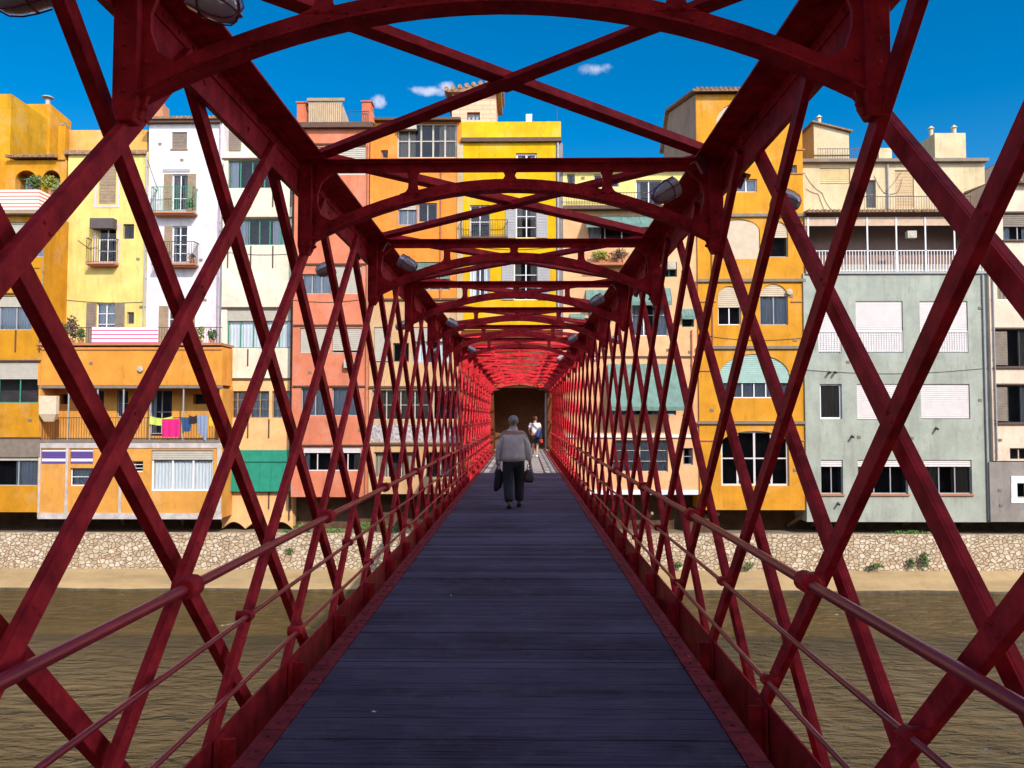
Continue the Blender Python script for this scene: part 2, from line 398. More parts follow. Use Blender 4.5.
# ================================================================== SETTING
WZ = -7.1
g = MB()
prof = [(-1500, -.12), (-1.6, -.12), (-1.6, -9.0), (41.3, -9.0), (41.3, -4.5), (1500, -4.5)]
for (a, b) in zip(prof[:-1], prof[1:]):
    g.quad((-900, a[0], a[1]), (900, a[0], a[1]), (900, b[0], b[1]), (-900, b[0], b[1]))
g.build('ground', mat('ground_earth', (.20, .15, .10), rough=.95, var=.3, vscale=.6, bump=.5, bscale=4), kind='structure')
w = MB(); w.quad((-300, -1.59, WZ), (300, -1.59, WZ), (300, 41.2, WZ), (-300, 41.2, WZ))
w.build('river', WATER, kind='structure')
# quay footing: sloping concrete strip between wall and water
q = MB()
N = 120
import math as _m
for i in range(N):
    xa, xb = -75 + 150 * i / N, -75 + 150 * (i + 1) / N
    def fy(x): return 39.35 + .12 * math.sin(x * .7) + .07 * math.sin(x * 2.3)
    q.quad((xa, 41.05, -6.28), (xb, 41.05, -6.28), (xb, fy(xb), -7.02), (xa, fy(xa), -7.02))
    q.quad((xa, fy(xa), -7.02), (xb, fy(xb), -7.02), (xb, fy(xb) - .03, -7.5), (xa, fy(xa) - .03, -7.5), 1)
    q.quad((xa, fy(xa) + .07, -6.979), (xb, fy(xb) + .07, -6.979), (xb, fy(xb) - .004, -7.014), (xa, fy(xa) - .004, -7.014), 1)
q.build('quay_footing', [mat('footing_concrete', (.35, .245, .12), rough=.9, var=.22, vscale=.5, bump=.15, bscale=3, streak=.5, grime=(.24, .15, .06), stretch=(.5, 2, 2)), mat('damp_concrete', (.10, .075, .04), rough=.7, var=.5, vscale=2)], kind='structure')
q = MB(); q.box(-75, 75, 41.0, 41.45, -6.6, -4.46)
tag(q.build('quay_wall', STONE), 'pale rubble stone wall along the far river bank', 'wall')
q = MB()
q.box(-75, 75, 43.3, 43.7, -4.5, -2.0)
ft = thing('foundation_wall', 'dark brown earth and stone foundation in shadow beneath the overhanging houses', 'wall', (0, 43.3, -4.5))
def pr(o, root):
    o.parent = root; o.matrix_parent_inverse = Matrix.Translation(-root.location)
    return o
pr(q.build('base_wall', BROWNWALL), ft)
for px in (120, 180, 640, 705, 790, 815, 905, 965):
    x = bx(px, 42.4)
    s = MB(); s.bar((x, 43.3, -4.3), (x + .5, 41.9, -3.45), (1, 0, 0), .14, .12)
    pr(s.build('timber_strut', TANM), ft)
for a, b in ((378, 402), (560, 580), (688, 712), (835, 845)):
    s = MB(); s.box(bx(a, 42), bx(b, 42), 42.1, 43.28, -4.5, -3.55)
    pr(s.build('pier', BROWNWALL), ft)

# ================================================================== BRIDGE
DL = 41.1
PORT = [0.55 + 2.7 * k for k in range(16)]
br = thing('truss_bridge', 'dark red riveted iron lattice footbridge with plank deck crossing the river', 'bridge', (0, 0, 0))
WEB, ZB, ZT = 1.65, 3.44, 3.69
# deck
d = MB(); y = -1.5; i = 0
PAVE_Y = 23.6
while y < PAVE_Y - .01:
    y1 = min(y + .145, PAVE_Y)
    dz = rnd.uniform(-.003, .002)
    gap = rnd.uniform(.003, .007) if rnd.random() < .8 else .014
    d.box(-1.19, 1.19, y + gap / 2, y1 - gap / 2, -.05, dz)
    y = y1
d.build('plank_deck', DECK, br)
d = MB(); d.box(-1.32, 1.32, -1.5, PAVE_Y, -.16, -.056); d.build('deck_joists', BROWNM, br)
d = MB(); d.box(-1.19, 1.19, PAVE_Y, 41.2, -.16, .004); d.build('paved_deck', PAVE, br)
for sx in (-1, 1):
    # edge plate made of short segments
    e = MB(); y = -1.5; 
    while y < DL:
        L_ = .36
        e.box(sx * 1.195, sx * 1.315, y + .004, y + L_ - .004, -.055, .006 + rnd.uniform(-.002, .002))
        for yy in (y + .09, y + .27):
            e.tube([(sx * 1.255, yy, .0), (sx * 1.255, yy, .012)], .012, 6)
        y += L_
    e.build('edge_plate', EDGEM, br)
    # bottom chord
    c = MB()
    c.box(sx * (1.60), sx * (1.612), -1.5, DL, -.40, -.06)
    c.box(sx * 1.46, sx * 1.85, -1.5, DL, -.415, -.402)
    c.build('bottom_chord', RED, br)
    # top chord
    c = MB()
    c.box(sx * (WEB - .007), sx * (WEB + .007), -1.5, DL, ZB, ZT)
    c.box(sx * 1.425, sx * 1.86, -1.5, DL, ZT, ZT + .014)
    c.box(sx * (WEB - .075), sx * (WEB - .008), -1.5, DL, ZT - .014, ZT - .001)
    c.box(sx * (WEB - .018), sx * (WEB - .0075), -1.5, DL, ZT - .085, ZT - .014)
    c.box(sx * (WEB + .0075), sx * (WEB + .03), -1.5, DL, ZB, ZB + .07)
    top = c.build('top_chord', RED, br)
    rv = MB()
    def rivet(x, y, z, nx, r=.014, h=.011):
        rv.tube([(x, y, z), (x + nx * h * .6, y, z), (x + nx * h, y, z)], [r, r * .85, r * .35], 8)
    k = 0; yy = -1.3
    while yy < 24:
        rivet(sx * (WEB - .018), yy, ZT - .05, -sx)
        if k % 4 < 2: rivet(sx * (WEB - .007), yy, ZB + .09 + .09 * (k % 2), -sx, .017)
        yy += .17 if yy < 12 else .34; k += 1
    for pk in PORT[:9]:
        for dy in (-.07, .07):
            for z in (ZB + .05, ZB + .12):
                rivet(sx * (WEB - .007), pk + dy + .2, z, -sx, .02)
    rv.build('rivets', RED, top, kind='stuff')
# lattice bars
bars = []
fam = {(-1, 'in'): (1, 3.39), (-1, 'out'): (-1, 3.28), (1, 'in'): (-1, 3.19), (1, 'out'): (1, 3.46)}
for (sx, io), (sl, y0) in fam.items():
    X = sx * (1.605 if io == 'in' else 1.70)
    k = -6
    while True:
        yc = y0 + 1.35 * k
        k += 1
        za, zb = -.37, 3.56
        ya, yb = yc + sl * (za - 1.7), yc + sl * (zb - 1.7)
        lo, hi = min(ya, yb), max(ya, yb)
        if lo > DL - .2: break
        if hi < -1.3: continue
        # clip to bridge ends
        def zat(yv): return 1.7 + sl * (yv - yc)
        if lo < -1.45:
            z_ = zat(-1.45)
            if sl > 0: za, ya = z_, -1.45
            else: zb, yb = z_, -1.45
        if hi > DL:
            z_ = zat(DL)
            if sl > 0: zb, yb = z_, DL
            else: za, ya = z_, DL
        bars.append((yc, X, ya, za, yb, zb, sx, io))
bars.sort(key=lambda b: b[0])
def bar_mesh(m, b):
    yc, X, ya, za, yb, zb, sx, io = b
    ii = -1 if io == 'in' else 1
    p, q = Vector((X, ya, za)), Vector((X, yb, zb))
    m.bar(p, q, (1, 0, 0), .088, .012)                       # flat
    ax = (q - p).normalized(); sd = Vector((1, 0, 0)).cross(ax)
    # two edge flanges make it a channel open away from the walkway for outer bars, towards it for inner ones
    s2 = sx * (1 if io == 'out' else 1)
    if sd.z > 0: sd = -sd
    for sgn, dep in (((1, .045), (-1, .040)) if io == 'out' else ((1, .034), (-1, .030))):
        o = sd * (.044 - .005) * sgn + Vector((s2 * (dep / 2 + .0055), 0, 0))
        m.bar(p + o, q + o, (1, 0, 0), .010, dep)
far = MB()
for n_, b in enumerate(bars):
    if n_ < 100:
        m = MB(); bar_mesh(m, b)
        m.build('lattice_bar', RED, br, bevel=.0025)
    else: bar_mesh(far, b)
far.build('lattice_bars', RED, br, kind='stuff')
# node rivets where the lattice crosses, and foot gussets on the bottom chord
rv = MB()
for b_ in bars:
    yc, X, ya, za, yb, zb_, sx, io = b_
    if io != 'in': continue
    sl = 1 if yb > ya else -1
    yf = yc + sl * (-.02 - 1.7)
    if -1.3 < yf < DL - .3:
        g_ = MB()
        g_.prism([(sx * 1.592, yf - .085, -.075), (sx * 1.592, yf - .10, -.395), (sx * 1.592, yf + .10, -.395), (sx * 1.592, yf + .085, -.075)], (-sx * .012, 0, 0))
        g_.box(sx * 1.50, sx * 1.579, yf - .008, yf + .008, -.395, -.09)
        g_.build('foot_gusset', RED, br)
    if yc > 22: continue
    for z in (.35, 1.025, 1.7, 2.375, 3.05):
        if not (min(za, zb_) < z < max(za, zb_)): continue
        y = yc + sl * (z - 1.7)
        for o in (-.017, .017):
            x = X - sx * .006
            rv.tube([(x, y + o, z - sl * o), (x - sx * .006, y + o, z - sl * o), (x - sx * .009, y + o, z - sl * o)], [.0095, .008, .003], 7)
rv.build('node_rivets', RED, br, kind='stuff')

# handrails
rail_spec = [(.87, .027, {-1: (3.80, 2.7), 1: (3.95, 2.7)}),
             (.52, .0145, {-1: (4.63, 2.7), 1: (2.95, 2.7)}),
             (.155, .0145, {-1: (2.95, 2.7), 1: (4.65, 2.7)})]
for sx in (-1, 1):
    for (z, r, cl) in rail_spec:
        m = MB()
        pts = []
        yy = -1.5
        while yy <= DL: pts.append((sx * (1.53 + rnd.uniform(-.003, .003)), yy, z + rnd.uniform(-.003, .003))); yy += 1.35
        m.tube(pts, r, 12)
        hr = m.build('handrail', RAILM, br, smooth=True)
        y0, st = cl[sx]; y0 -= st * 2
        while y0 < DL:
            if y0 > -1.2:
                c = MB(); R_ = r * 2.0 if r > .02 else r * 2.2; ln = .06 if r > .02 else .03
                c.tube([(sx * 1.53, y0 - ln, z), (sx * 1.53, y0 - ln + .008, z), (sx * 1.53, y0 + ln - .008, z), (sx * 1.53, y0 + ln, z)], [R_ * .85, R_, R_, R_ * .85], 14)
                c.tube([(sx * 1.53, y0, z), (sx * 1.60, y0, z)], R_ * .98, 14)
                c.build('rail_clamp', RED, hr, smooth=False)
            y0 += st
# portal frames
def portal(y):
    f = MB(); t = .012
    # top beam: web and flanges
    f.box(-1.62, 1.62, y - .006, y + .006, ZT - .085, ZT - .002)
    f.box(-1.62, 1.62, y - .055, y + .055, ZT - .0005, ZT + .013 - .004)
    f.box(-1.62, 1.62, y - .035, y - .006, ZT - .018, ZT - .003)
    pf = f.build('portal_beam', RED, br)
    # arch: web band + bottom flange
    a = MB(); n = 28
    def zb(x): return 3.468 - .372 * (abs(x) / 1.5) ** 2
    xs = [-1.56 + 3.12 * i / n for i in range(n + 1)]
    for x0, x1 in zip(xs[:-1], xs[1:]):
        z0, z1 = zb(x0), zb(x1)
        a.hexa([(x0, y - .007, z0), (x1, y - .007, z1), (x1, y + .007, z1), (x0, y + .007, z0),
                (x0, y - .007, z0 + .085), (x1, y - .007, z1 + .085), (x1, y + .007, z1 + .085), (x0, y + .007, z0 + .085)])
        a.hexa([(x0, y - .058, z0 - .012), (x1, y - .058, z1 - .012), (x1, y + .058, z1 - .012), (x0, y + .058, z0 - .012),
                (x0, y - .058, z0), (x1, y - .058, z1), (x1, y + .058, z1), (x0, y + .058, z0)])
    ao = a.build('arch', RED, pf, merge=True)
    if y < 17:
        rv_ = MB()
        for i in range(-17, 18):
            x = i * .082
            rv_.tube([(x, y - .007, zb(x) + .035), (x, y - .013, zb(x) + .035), (x, y - .016, zb(x) + .035)], [.0095, .008, .003], 6)
            rv_.tube([(x, y - .040, zb(x) - .012), (x, y - .040, zb(x) - .018), (x, y - .040, zb(x) - .021)], [.0095, .008, .003], 6)
        for sx in (-1, 1):
            for j in range(6):
                rv_.tube([(sx * 1.59, y - .055, 3.08 + j * .1), (sx * 1.59, y - .062, 3.08 + j * .1), (sx * 1.59, y - .065, 3.08 + j * .1)], [.012, .010, .004], 6)
        rv_.build('rivets', RED, ao, kind='stuff')
    # spandrel posts with flared ends
    for xc in (-.755, 0, .755):
        zl, zh = zb(xc) + .06, ZT - .06
        pts_l, pts_r = [], []
        for i in range(13):
            u = i / 12; z = zl + (zh - zl) * u
            e = min(u, 1 - u) * (zh - zl); rr = .068
            fl = 0 if e > rr else rr - math.sqrt(max(0, rr * rr - (rr - e) ** 2))
            hw = .037 + fl
            pts_l.append((xc - hw, y - .0095, z)); pts_r.append((xc + hw, y - .0095, z))
        s = MB(); s.prism(pts_l + pts_r[::-1], (0, .019, 0))
        for dz in (zl + .01, zh - .01):
            for dx in (-.03, .03):
                s.tube([(xc + dx, y - .0095, dz), (xc + dx, y - .017, dz), (xc + dx, y - .020, dz)], [.012, .010, .004], 7)
        s.build('spandrel_post', RED, pf)
    # end gussets and posts
    for sx in (-1, 1):
        gz = MB()
        pts = [(1.62, 2.98), (1.54, 2.98)] + [(1.50 - .10 * i / 4, zb(1.50 - .10 * i / 4)) for i in range(5)]
        pts += [(1.40, zb(1.40) + .085), (1.47, 3.27), (1.50, 3.36), (1.50, 3.44), (1.47, 3.52), (1.38, ZT - .085), (1.38, ZT - .01), (1.62, ZT - .01)]
        gz.prism([(sx * x, y - .0115, z) for x, z in pts], (0, .023, 0))
        for (x, z) in ((1.515, 3.02), (1.515, 3.12), (1.515, 3.22), (1.45, 3.14), (1.515, 3.5), (1.45, 3.62)):
            gz.tube([(sx * x, y - .0115, z), (sx * x, y - .020, z), (sx * x, y - .023, z)], [.014, .012, .004], 7)
        gz.build('corner_gusset', RED, pf)
        p = MB()
        x0, x1 = 1.535, 1.64
        p.hexa([(sx * 1.56, y - .04, 2.96), (sx * 1.63, y - .04, 2.96), (sx * 1.63, y + .04, 2.96), (sx * 1.56, y + .04, 2.96),
                (sx * x0, y - .055, 3.02), (sx * x1, y - .055, 3.02), (sx * x1, y + .055, 3.02), (sx * x0, y + .055, 3.02)])
        p.box(sx * x0, sx * x1, y - .055, y + .055, 3.02, ZT - .004)
        p.build('post', RED, pf, bevel=.004)
for y in PORT: portal(y)
# roof cross bracing
for ya, yb in zip(PORT[:-1], PORT[1:]):
    for j, sg in enumerate((-1, 1)):
        m = MB()
        z = ZT + .022 + .014 * j
        m.bar((-sg * 1.55, ya, z), (sg * 1.55, yb, z), (0, 0, 1), .112, .012)
        hh = .05 + .02 * j
        m.bar((-sg * 1.5, ya + .05, z + .0065 + hh / 2), (sg * 1.5, yb - .05, z + .0065 + hh / 2), (0, 0, 1), .012, hh)
        m.build('roof_brace', RED, br)
    m = MB(); yc = (ya + yb) / 2
    m.prism([(-.13, yc, ZT + .012), (0, yc - .1, ZT + .012), (.13, yc, ZT + .012), (0, yc + .1, ZT + .012)], (0, 0, .01))
    m.build('brace_plate', RED, br)
# deck cross girders
for y in PORT:
    m = MB(); m.box(-1.595, 1.595, y - .05, y + .05, -.40, -.30); m.build('cross_girder', RED, br)

# floodlights in pairs on alternate frames
LG = 'floodlights clamped under the bridge roof'
def rot_to(dv):
    return Vector(dv).to_track_quat('Z', 'Y').to_matrix().to_4x4()
def make_lamp():
    root = thing('floodlight', '', 'floodlight', group=LG)
    b = MB()
    prof = [(0, .0), (.05, .0), (.058, .01), (.058, .14), (.075, .17), (.088, .24), (.092, .30), (.092, .33), (.086, .335)]
    b.tube([(0, 0, h) for r, h in prof], [max(r, .001) for r, h in prof], 20)
    b.build('housing', LAMPM, root, smooth=True)
    gm = MB()
    gp = [(.082, .335), (.083, .40), (.078, .46), (.062, .51), (.035, .535), (.001, .54)]
    gm.tube([(0, 0, h) for r, h in gp], [r for r, h in gp], 20, caps=False)
    gm.build('glass_cover', LAMPGLASS, root, smooth=True)
    c = MB()
    for k in range(6):
        a = math.pi * 2 * k / 6
        c.tube([(r * 1.08 * math.cos(a), r * 1.08 * math.sin(a), h + .004) for r, h in gp], .004, 5)
    c.tube([(.086 * math.cos(2 * math.pi * j / 20), .086 * math.sin(2 * math.pi * j / 20), .40) for j in range(21)], .004, 5)
    c.build('wire_cage', LAMPM, root)
    k = MB(); k.box(-.02, .02, -.02, .10, .03, .09); k.box(-.05, .05, .09, .10, .0, .12)
    k.build('bracket', LAMPM, root)
    return root
def lamp_glass():
    m = bpy.data.materials.new('lamp_glass'); m.use_nodes = True
    b = m.node_tree.nodes['Principled BSDF']
    b.inputs['Base Color'].default_value = (.55, .47, .50, 1); b.inputs['Roughness'].default_value = .12
    b.inputs['Metallic'].default_value = .15; b.inputs['Specular IOR Level'].default_value = .8
    return m
LAMPGLASS = lamp_glass()
lamp0 = make_lamp()
ordn = ['first', 'second', 'third', 'fourth', 'fifth', 'sixth', 'seventh', 'eighth', 'ninth']
used = False
for k in range(1, 9):
    sx = -1 if k % 2 == 1 else 1
    side = 'left' if sx < 0 else 'right'
    for io in ('inner', 'outer'):
        if used:
            r = lamp0.copy(); col.objects.link(r)
            for ch in lamp0.children:
                c = ch.copy(); col.objects.link(c); c.parent = r
        else: r = lamp0; used = True
        y = PORT[k] - .14
        if io == 'inner':
            loc = Vector((sx * 1.52, y, 3.60)); dr = Vector((-sx * 1, -.25, -.62))
            if k == 1: dr = Vector((-sx * .8, -.1, -.45))
            lb = f'inward pointing caged floodlight on the {side} of the {ordn[k-1]} roof arch from the viewer'
        else:
            loc = Vector((sx * (1.62 if k == 1 else 1.70), y + .1, 3.63 if k == 1 else 3.50)); dr = Vector((sx * 1, -.1, -.36))
            lb = f'outward pointing caged floodlight on the {side} of the {ordn[k-1]} roof arch from the viewer'
        r.matrix_world = Matrix.Translation(loc) @ rot_to(dr) @ Matrix.Diagonal((.93, .93, 1.0, 1))
        r['label'] = lb

# ================================================================== BUILDINGS
def wall_part(name, root, x0, x1, z0, z1, Y, depth, holes, wm, back=DARK, extra=None):
    """front wall with real openings. hole: (X0,X1,Z0,Z1,rise,recess)"""
    m = MB()
    xs = sorted(set([x0, x1] + [h[i] for h in holes for i in (0, 1) if x0 < h[i] < x1]))
    zs = sorted(set([z0, z1] + [h[i] for h in holes for i in (2, 3) if z0 < h[i] < z1]))
    for a, b in zip(xs[:-1], xs[1:]):
        for c, d_ in zip(zs[:-1], zs[1:]):
            xm, zm = (a + b) / 2, (c + d_) / 2
            if any(h[0] < xm < h[1] and h[2] < zm < h[3] for h in holes): continue
            m.quad((a, Y, c), (b, Y, c), (b, Y, d_), (a, Y, d_))
    for h in holes:
        a, b, c, d_, rise, rec = h
        a, b, c, d_ = max(a, x0), min(b, x1), max(c, z0), min(d_, z1)
        Y2 = Y + rec
        m.quad((a, Y, c), (b, Y, c), (b, Y2, c), (a, Y2, c)); m.quad((a, Y, d_), (b, Y, d_), (b, Y2, d_), (a, Y2, d_))
        m.quad((a, Y, c), (a, Y, d_), (a, Y2, d_), (a, Y2, c)); m.quad((b, Y, c), (b, Y, d_), (b, Y2, d_), (b, Y2, c))
        m.quad((a, Y2, c), (b, Y2, c), (b, Y2, d_), (a, Y2, d_), 1)
        if rise:
            xc, hw = (a + b) / 2, (b - a) / 2; n = 14
            pts = [(xc - hw * math.cos(math.pi * i / n), d_ - rise + rise * math.sin(math.pi * i / n)) for i in range(n + 1)]
            for i in range(n):
                p, q_ = pts[i], pts[i + 1]
                m.quad((p[0], Y, p[1]), (q_[0], Y, q_[1]), (q_[0], Y, d_ + .001), (p[0], Y, d_ + .001))
                m.quad((p[0], Y, p[1]), (q_[0], Y, q_[1]), (q_[0], Y + .12, q_[1]), (p[0], Y + .12, p[1]))
    Yb = Y + depth
    m.quad((x0, Y, z0), (x0, Yb, z0), (x0, Yb, z1), (x0, Y, z1)); m.quad((x1, Y, z0), (x1, Yb, z0), (x1, Yb, z1), (x1, Y, z1))
    m.quad((x0, Yb, z0), (x1, Yb, z0), (x1, Yb, z1), (x0, Yb, z1))
    m.quad((x0, Y, z0), (x1, Y, z0), (x1, Yb, z0), (x0, Yb, z0)); m.quad((x0, Y, z1), (x1, Y, z1), (x1, Yb, z1), (x0, Yb, z1))
    return pr(m.build(name, [wm, back]), root)
def slats(m, x0, x1, y, z0, z1, step=.09, t=.02):
    z = z0 + step / 2
    while z < z1:
        m.hexa([(x0, y, z - step * .42), (x1, y, z - step * .42), (x1, y + t, z - step * .3), (x0, y + t, z - step * .3),
                (x0, y + t * .8, z + step * .42), (x1, y + t * .8, z + step * .42), (x1, y + t * 1.6, z + step * .42), (x0, y + t * 1.6, z + step * .42)])
        z += step
def window(root, r, Y, *a, **k):
    if 'curtain' not in k and rnd.random() < .55: k['curtain'] = rnd.choice([.2, .3, .38, 1])
    return window_(root, r, Y, *a, **k)
def window_(root, r, Y, fm=WHITEM, nx=2, nz=1, blind=0, bm_=None, curtain=0, shut=None, shm=None, sill=None, awn=None, name='window', fw=.055, zt=None):
    x0, x1, z0, z1 = rect(r, Y)
    yf = Y + .12
    f = MB()
    f.box(x0, x0 + fw, yf, yf + .05, z0, z1); f.box(x1 - fw, x1, yf, yf + .05, z0, z1)
    f.box(x0 + fw, x1 - fw, yf, yf + .05, z0, z0 + fw); f.box(x0 + fw, x1 - fw, yf, yf + .05, z1 - fw, z1)
    for i in range(1, nx):
        xc = x0 + (x1 - x0) * i / nx
        f.box(xc - fw * .5, xc + fw * .5, yf + .002, yf + .048, z0 + fw, z1 - fw)
    for i in range(1, nz):
        zc = z0 + (z1 - z0) * i / nz
        f.box(x0 + fw, x1 - fw, yf + .006, yf + .042, zc - fw * .3, zc + fw * .3)
    fo = pr(f.build(name, fm), root)
    p = MB(); p.quad((x0 + .01, yf + .025, z0 + .01), (x1 - .01, yf + .025, z0 + .01), (x1 - .01, yf + .025, z1 - .01), (x0 + .01, yf + .025, z1 - .01))
    p.build('pane', GLASS, fo)
    if curtain:
        c = MB()
        def drape(a, b):
            n = max(6, int((b - a) / .06)); pts = []
            for i in range(n + 1): pts.append((a + (b - a) * i / n, yf + .14 + .03 * math.sin(i * 2.1 + rnd.random())))
            for u, v in zip(pts[:-1], pts[1:]): c.quad((u[0], u[1], z0 + .03), (v[0], v[1], z0 + .03), (v[0], v[1], z1 - .03), (u[0], u[1], z1 - .03))
        wd = x1 - x0
        if curtain >= 1: drape(x0 + .03, x1 - .03)
        else:
            drape(x0 + .03, x0 + wd * curtain); 
            if curtain > .25: drape(x1 - wd * curtain, x1 - .03)
        c.build('curtain', rnd.choice([CURTM, CURTM, CURTM2]), fo)
    if blind:
        b = MB(); zb_ = z1 - (z1 - z0) * blind
        slats(b, x0 + .02, x1 - .02, Y + .05, zb_, z1 - .01, .11, .015)
        b.box(x0 + .02, x1 - .02, Y + .08, Y + .10, zb_, z1)
        b.build('blind', bm_ or BLINDM, fo)
    if shut:
        for s in shut:
            b = MB(); wdt = (x1 - x0) * .5
            a0 = x0 - wdt if s == 'l' else x1
            if s == 'c': a0 = x0; wdt = x1 - x0
            a1 = a0 + wdt
            ys = Y - .05 if s != 'c' else Y + .05
            b.box(a0, a0 + .05, ys, ys + .035, z0, z1); b.box(a1 - .05, a1, ys, ys + .035, z0, z1)
            for zz in (z0, (z0 + z1) / 2 - .03, z1 - .06): b.box(a0 + .05, a1 - .05, ys, ys + .035, zz, zz + .06)
            slats(b, a0 + .05, a1 - .05, ys + .002, z0 + .06, z1 - .06, .085, .016)
            b.build('shutter', shm or GREYBROWN, fo)
    if sill is not None:
        b = MB(); b.box(x0 - .06, x1 + .06, Y - .07, Y + .1, z0 - .06, z0 - .003); b.build('sill', sill, fo)
    if awn:
        b = MB(); am, frac, outw = awn
        zq = z1 - (z1 - z0) * frac
        b.hexa([(x0 - .05, Y - outw, zq), (x1 + .05, Y - outw, zq), (x1 + .05, Y - outw + .02, zq - .02), (x0 - .05, Y - outw + .02, zq - .02),
                (x0 - .05, Y - .03, z1 + .05), (x1 + .05, Y - .03, z1 + .05), (x1 + .05, Y - .01, z1 + .02), (x0 - .05, Y - .01, z1 + .02)])
        b.box(x0 - .05, x1 + .05, Y - outw - .004, Y - outw + .012, zq - .12, zq)
        b.build('awning', am, fo)
    return fo
def railing(root, x0, x1, Y, z0, h, m=IRON, depth=.6, step=.13, t=.018, sides=True, name='railing'):
    f = MB()
    ys = Y - depth
    n = max(2, int((x1 - x0) / step))
    for i in range(n + 1):
        x = x0 + (x1 - x0) * i / n; f.box(x - t / 2, x + t / 2, ys - t / 2, ys + t / 2, z0, z0 + h)
    f.box(x0 - .02, x1 + .02, ys - .02, ys + .02, z0 + h, z0 + h + .035); f.box(x0, x1, ys - .015, ys + .015, z0 + .06, z0 + .085)
    if sides:
        for x in (x0, x1):
            k = max(2, int(depth / step))
            for i in range(k): f.box(x - t / 2, x + t / 2, ys + depth * i / k - t / 2, ys + depth * i / k + t / 2, z0, z0 + h)
            f.box(x - .02, x + .02, ys, Y, z0 + h, z0 + h + .035)
    return pr(f.build(name, m), root) if root.type == 'EMPTY' else f.build(name, m, root)
def balcony(root, r, Y, depth=.6, slabm=None, railm=IRON):
    """r: px box of the balcony: top of rail to bottom of slab"""
    x0, x1, z0, z1 = rect(r, Y)
    s = MB(); s.box(x0, x1, Y - depth, Y - .004, z0, z0 + .09); s.box(x0 + .08, x1 - .08, Y - depth + .08, Y - .004, z0 - .07, z0 - .001)
    so = pr(s.build('balcony', slabm or TERRA), root)
    railing(so, x0 + .03, x1 - .03, Y, z0 + .09, z1 - z0 - .11, railm, depth - .03)
    return so
def tiles(root, x0, x1, Y, z, depth=.8, drop=.18, over=.25, name='roof', m=None):
    f = MB(); n = int((x1 - x0) / .22)
    f.hexa([(x0, Y - over, z - drop), (x1, Y - over, z - drop), (x1, Y + depth, z), (x0, Y + depth, z),
            (x0, Y - over, z - drop + .06), (x1, Y - over, z - drop + .06), (x1, Y + depth, z + .06), (x0, Y + depth, z + .06)])
    for i in range(n):
        x = x0 + (x1 - x0) * (i + .5) / n
        f.tube([(x, Y - over - .03, z - drop + .07 + rnd.uniform(0, .02)), (x, Y + depth, z + .07)], [.085, .085], 7)
    return pr(f.build(name, m or TILEM), root)
def box_part(root, name, m, r, Y, d0, d1, bevel=0):
    x0, x1, z0, z1 = rect(r, Y)
    b = MB(); b.box(x0, x1, Y - d0, Y + d1, z0, z1)
    return pr(b.build(name, m, bevel=bevel), root)
def house(name, label, r, Y, wm, wins=(), depth=9, root=None, cat='house', part='wall', zbot=None):
    x0, x1, z0, z1 = rect(r, Y)
    if root is None: root = thing(name, label, cat, ((x0 + x1) / 2, Y, z0))
    holes = []
    for w_ in wins:
        rr = w_['r']; a, b, c, d_ = rect(rr, Y)
        holes.append((a, b, c, d_, w_.get('rise', 0), w_.get('rec', .7)))
    wall_part(part, root, x0, x1, z0, z1, Y, depth, holes, wm)
    for w_ in wins:
        if w_.get('open'): continue
        kw = {k: v for k, v in w_.items() if k not in ('r', 'rise', 'rec', 'open')}
        window(root, w_['r'], Y, **kw)
    return root
W = lambda *r, **k: dict(r=r, **k)
def drips(root, Y, xs, y0, y1, m=BROWNM, name='drip_strip'):
    for x in xs:
        a, z0 = P(x, y1, Y); a, z1 = P(x, y0, Y)
        b = MB(); b.box(a - .035, a + .035, Y - .035, Y - .003, z0, z1); pr(b.build(name, m), root)

# ---- far left ochre house
Y1 = 41.0
OCH = plaster('ochre', (226, 156, 34), .68, .45)
b1 = house('house', 'ochre yellow house at the far left with arched rooftop loggia and striped terrace railing', (-150, 213, 41, 512), Y1, OCH, [
    W(2, 222, 44, 257, nx=3, blind=.42, fm=GREYM, curtain=1), W(-60, 222, -6, 257, nx=3, blind=.42, fm=GREYM, curtain=1),
    W(-34, 296, 32, 330, nx=4, blind=.32, fm=GREYM, curtain=1),
    W(-44, 362, 40, 403, nx=4, nz=1, blind=.42, fm=GREENM, curtain=.2), W(-44, 440, 38, 486, nx=4, fm=GREYM, blind=.45),
    W(-120, 296, -60, 330, nx=3, fm=GREYM), W(-120, 362, -60, 403, nx=3, fm=GREENM)], depth=2.2)
x0, x1, z0, z1 = rect((-150, 207, 43, 216), Y1)
s = MB(); s.box(x0, x1 + .1, Y1 - .5, Y1 + 2.2, z0, z0 + .2); pr(s.build('terrace_slab', TANM), b1)
STR1 = stripe_material('striped_rail_boards', (.55, .16, .12), (.85, .72, .62), 5.2, 'Z', .42)
s = MB(); s.box(x0, x1 + .05, Y1 - .46, Y1 - .43, z0 + .22, z0 + 1.28); s.box(x1 + .02, x1 + .05, Y1 - .42, Y1 + 2.1, z0 + .22, z0 + 1.28)
pr(s.build('striped_parapet', STR1), b1)
tz = z0 + .2
YL = 43.2
lx0, lx1 = bx(-150, YL, 190), bx(66, YL, 190)
zt = bz(158, YL)
holes = []
for (a, b_) in ((15, 36), (42, 60)):
    holes.append((bx(a, YL, 190), bx(b_, YL, 190), tz + .02, bz(168, YL), .55, 1.2))
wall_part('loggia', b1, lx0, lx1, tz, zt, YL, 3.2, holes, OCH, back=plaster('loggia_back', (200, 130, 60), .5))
tiles(b1, bx(9, YL, 160), bx(59, YL, 160), YL, zt + .25, depth=1.0, over=.35)
for (a, b_) in ((15, 36), (42, 60)):
    window(b1, (a + 2, 178, b_ - 2, 192), YL + .3, fm=GREENM, nx=2)
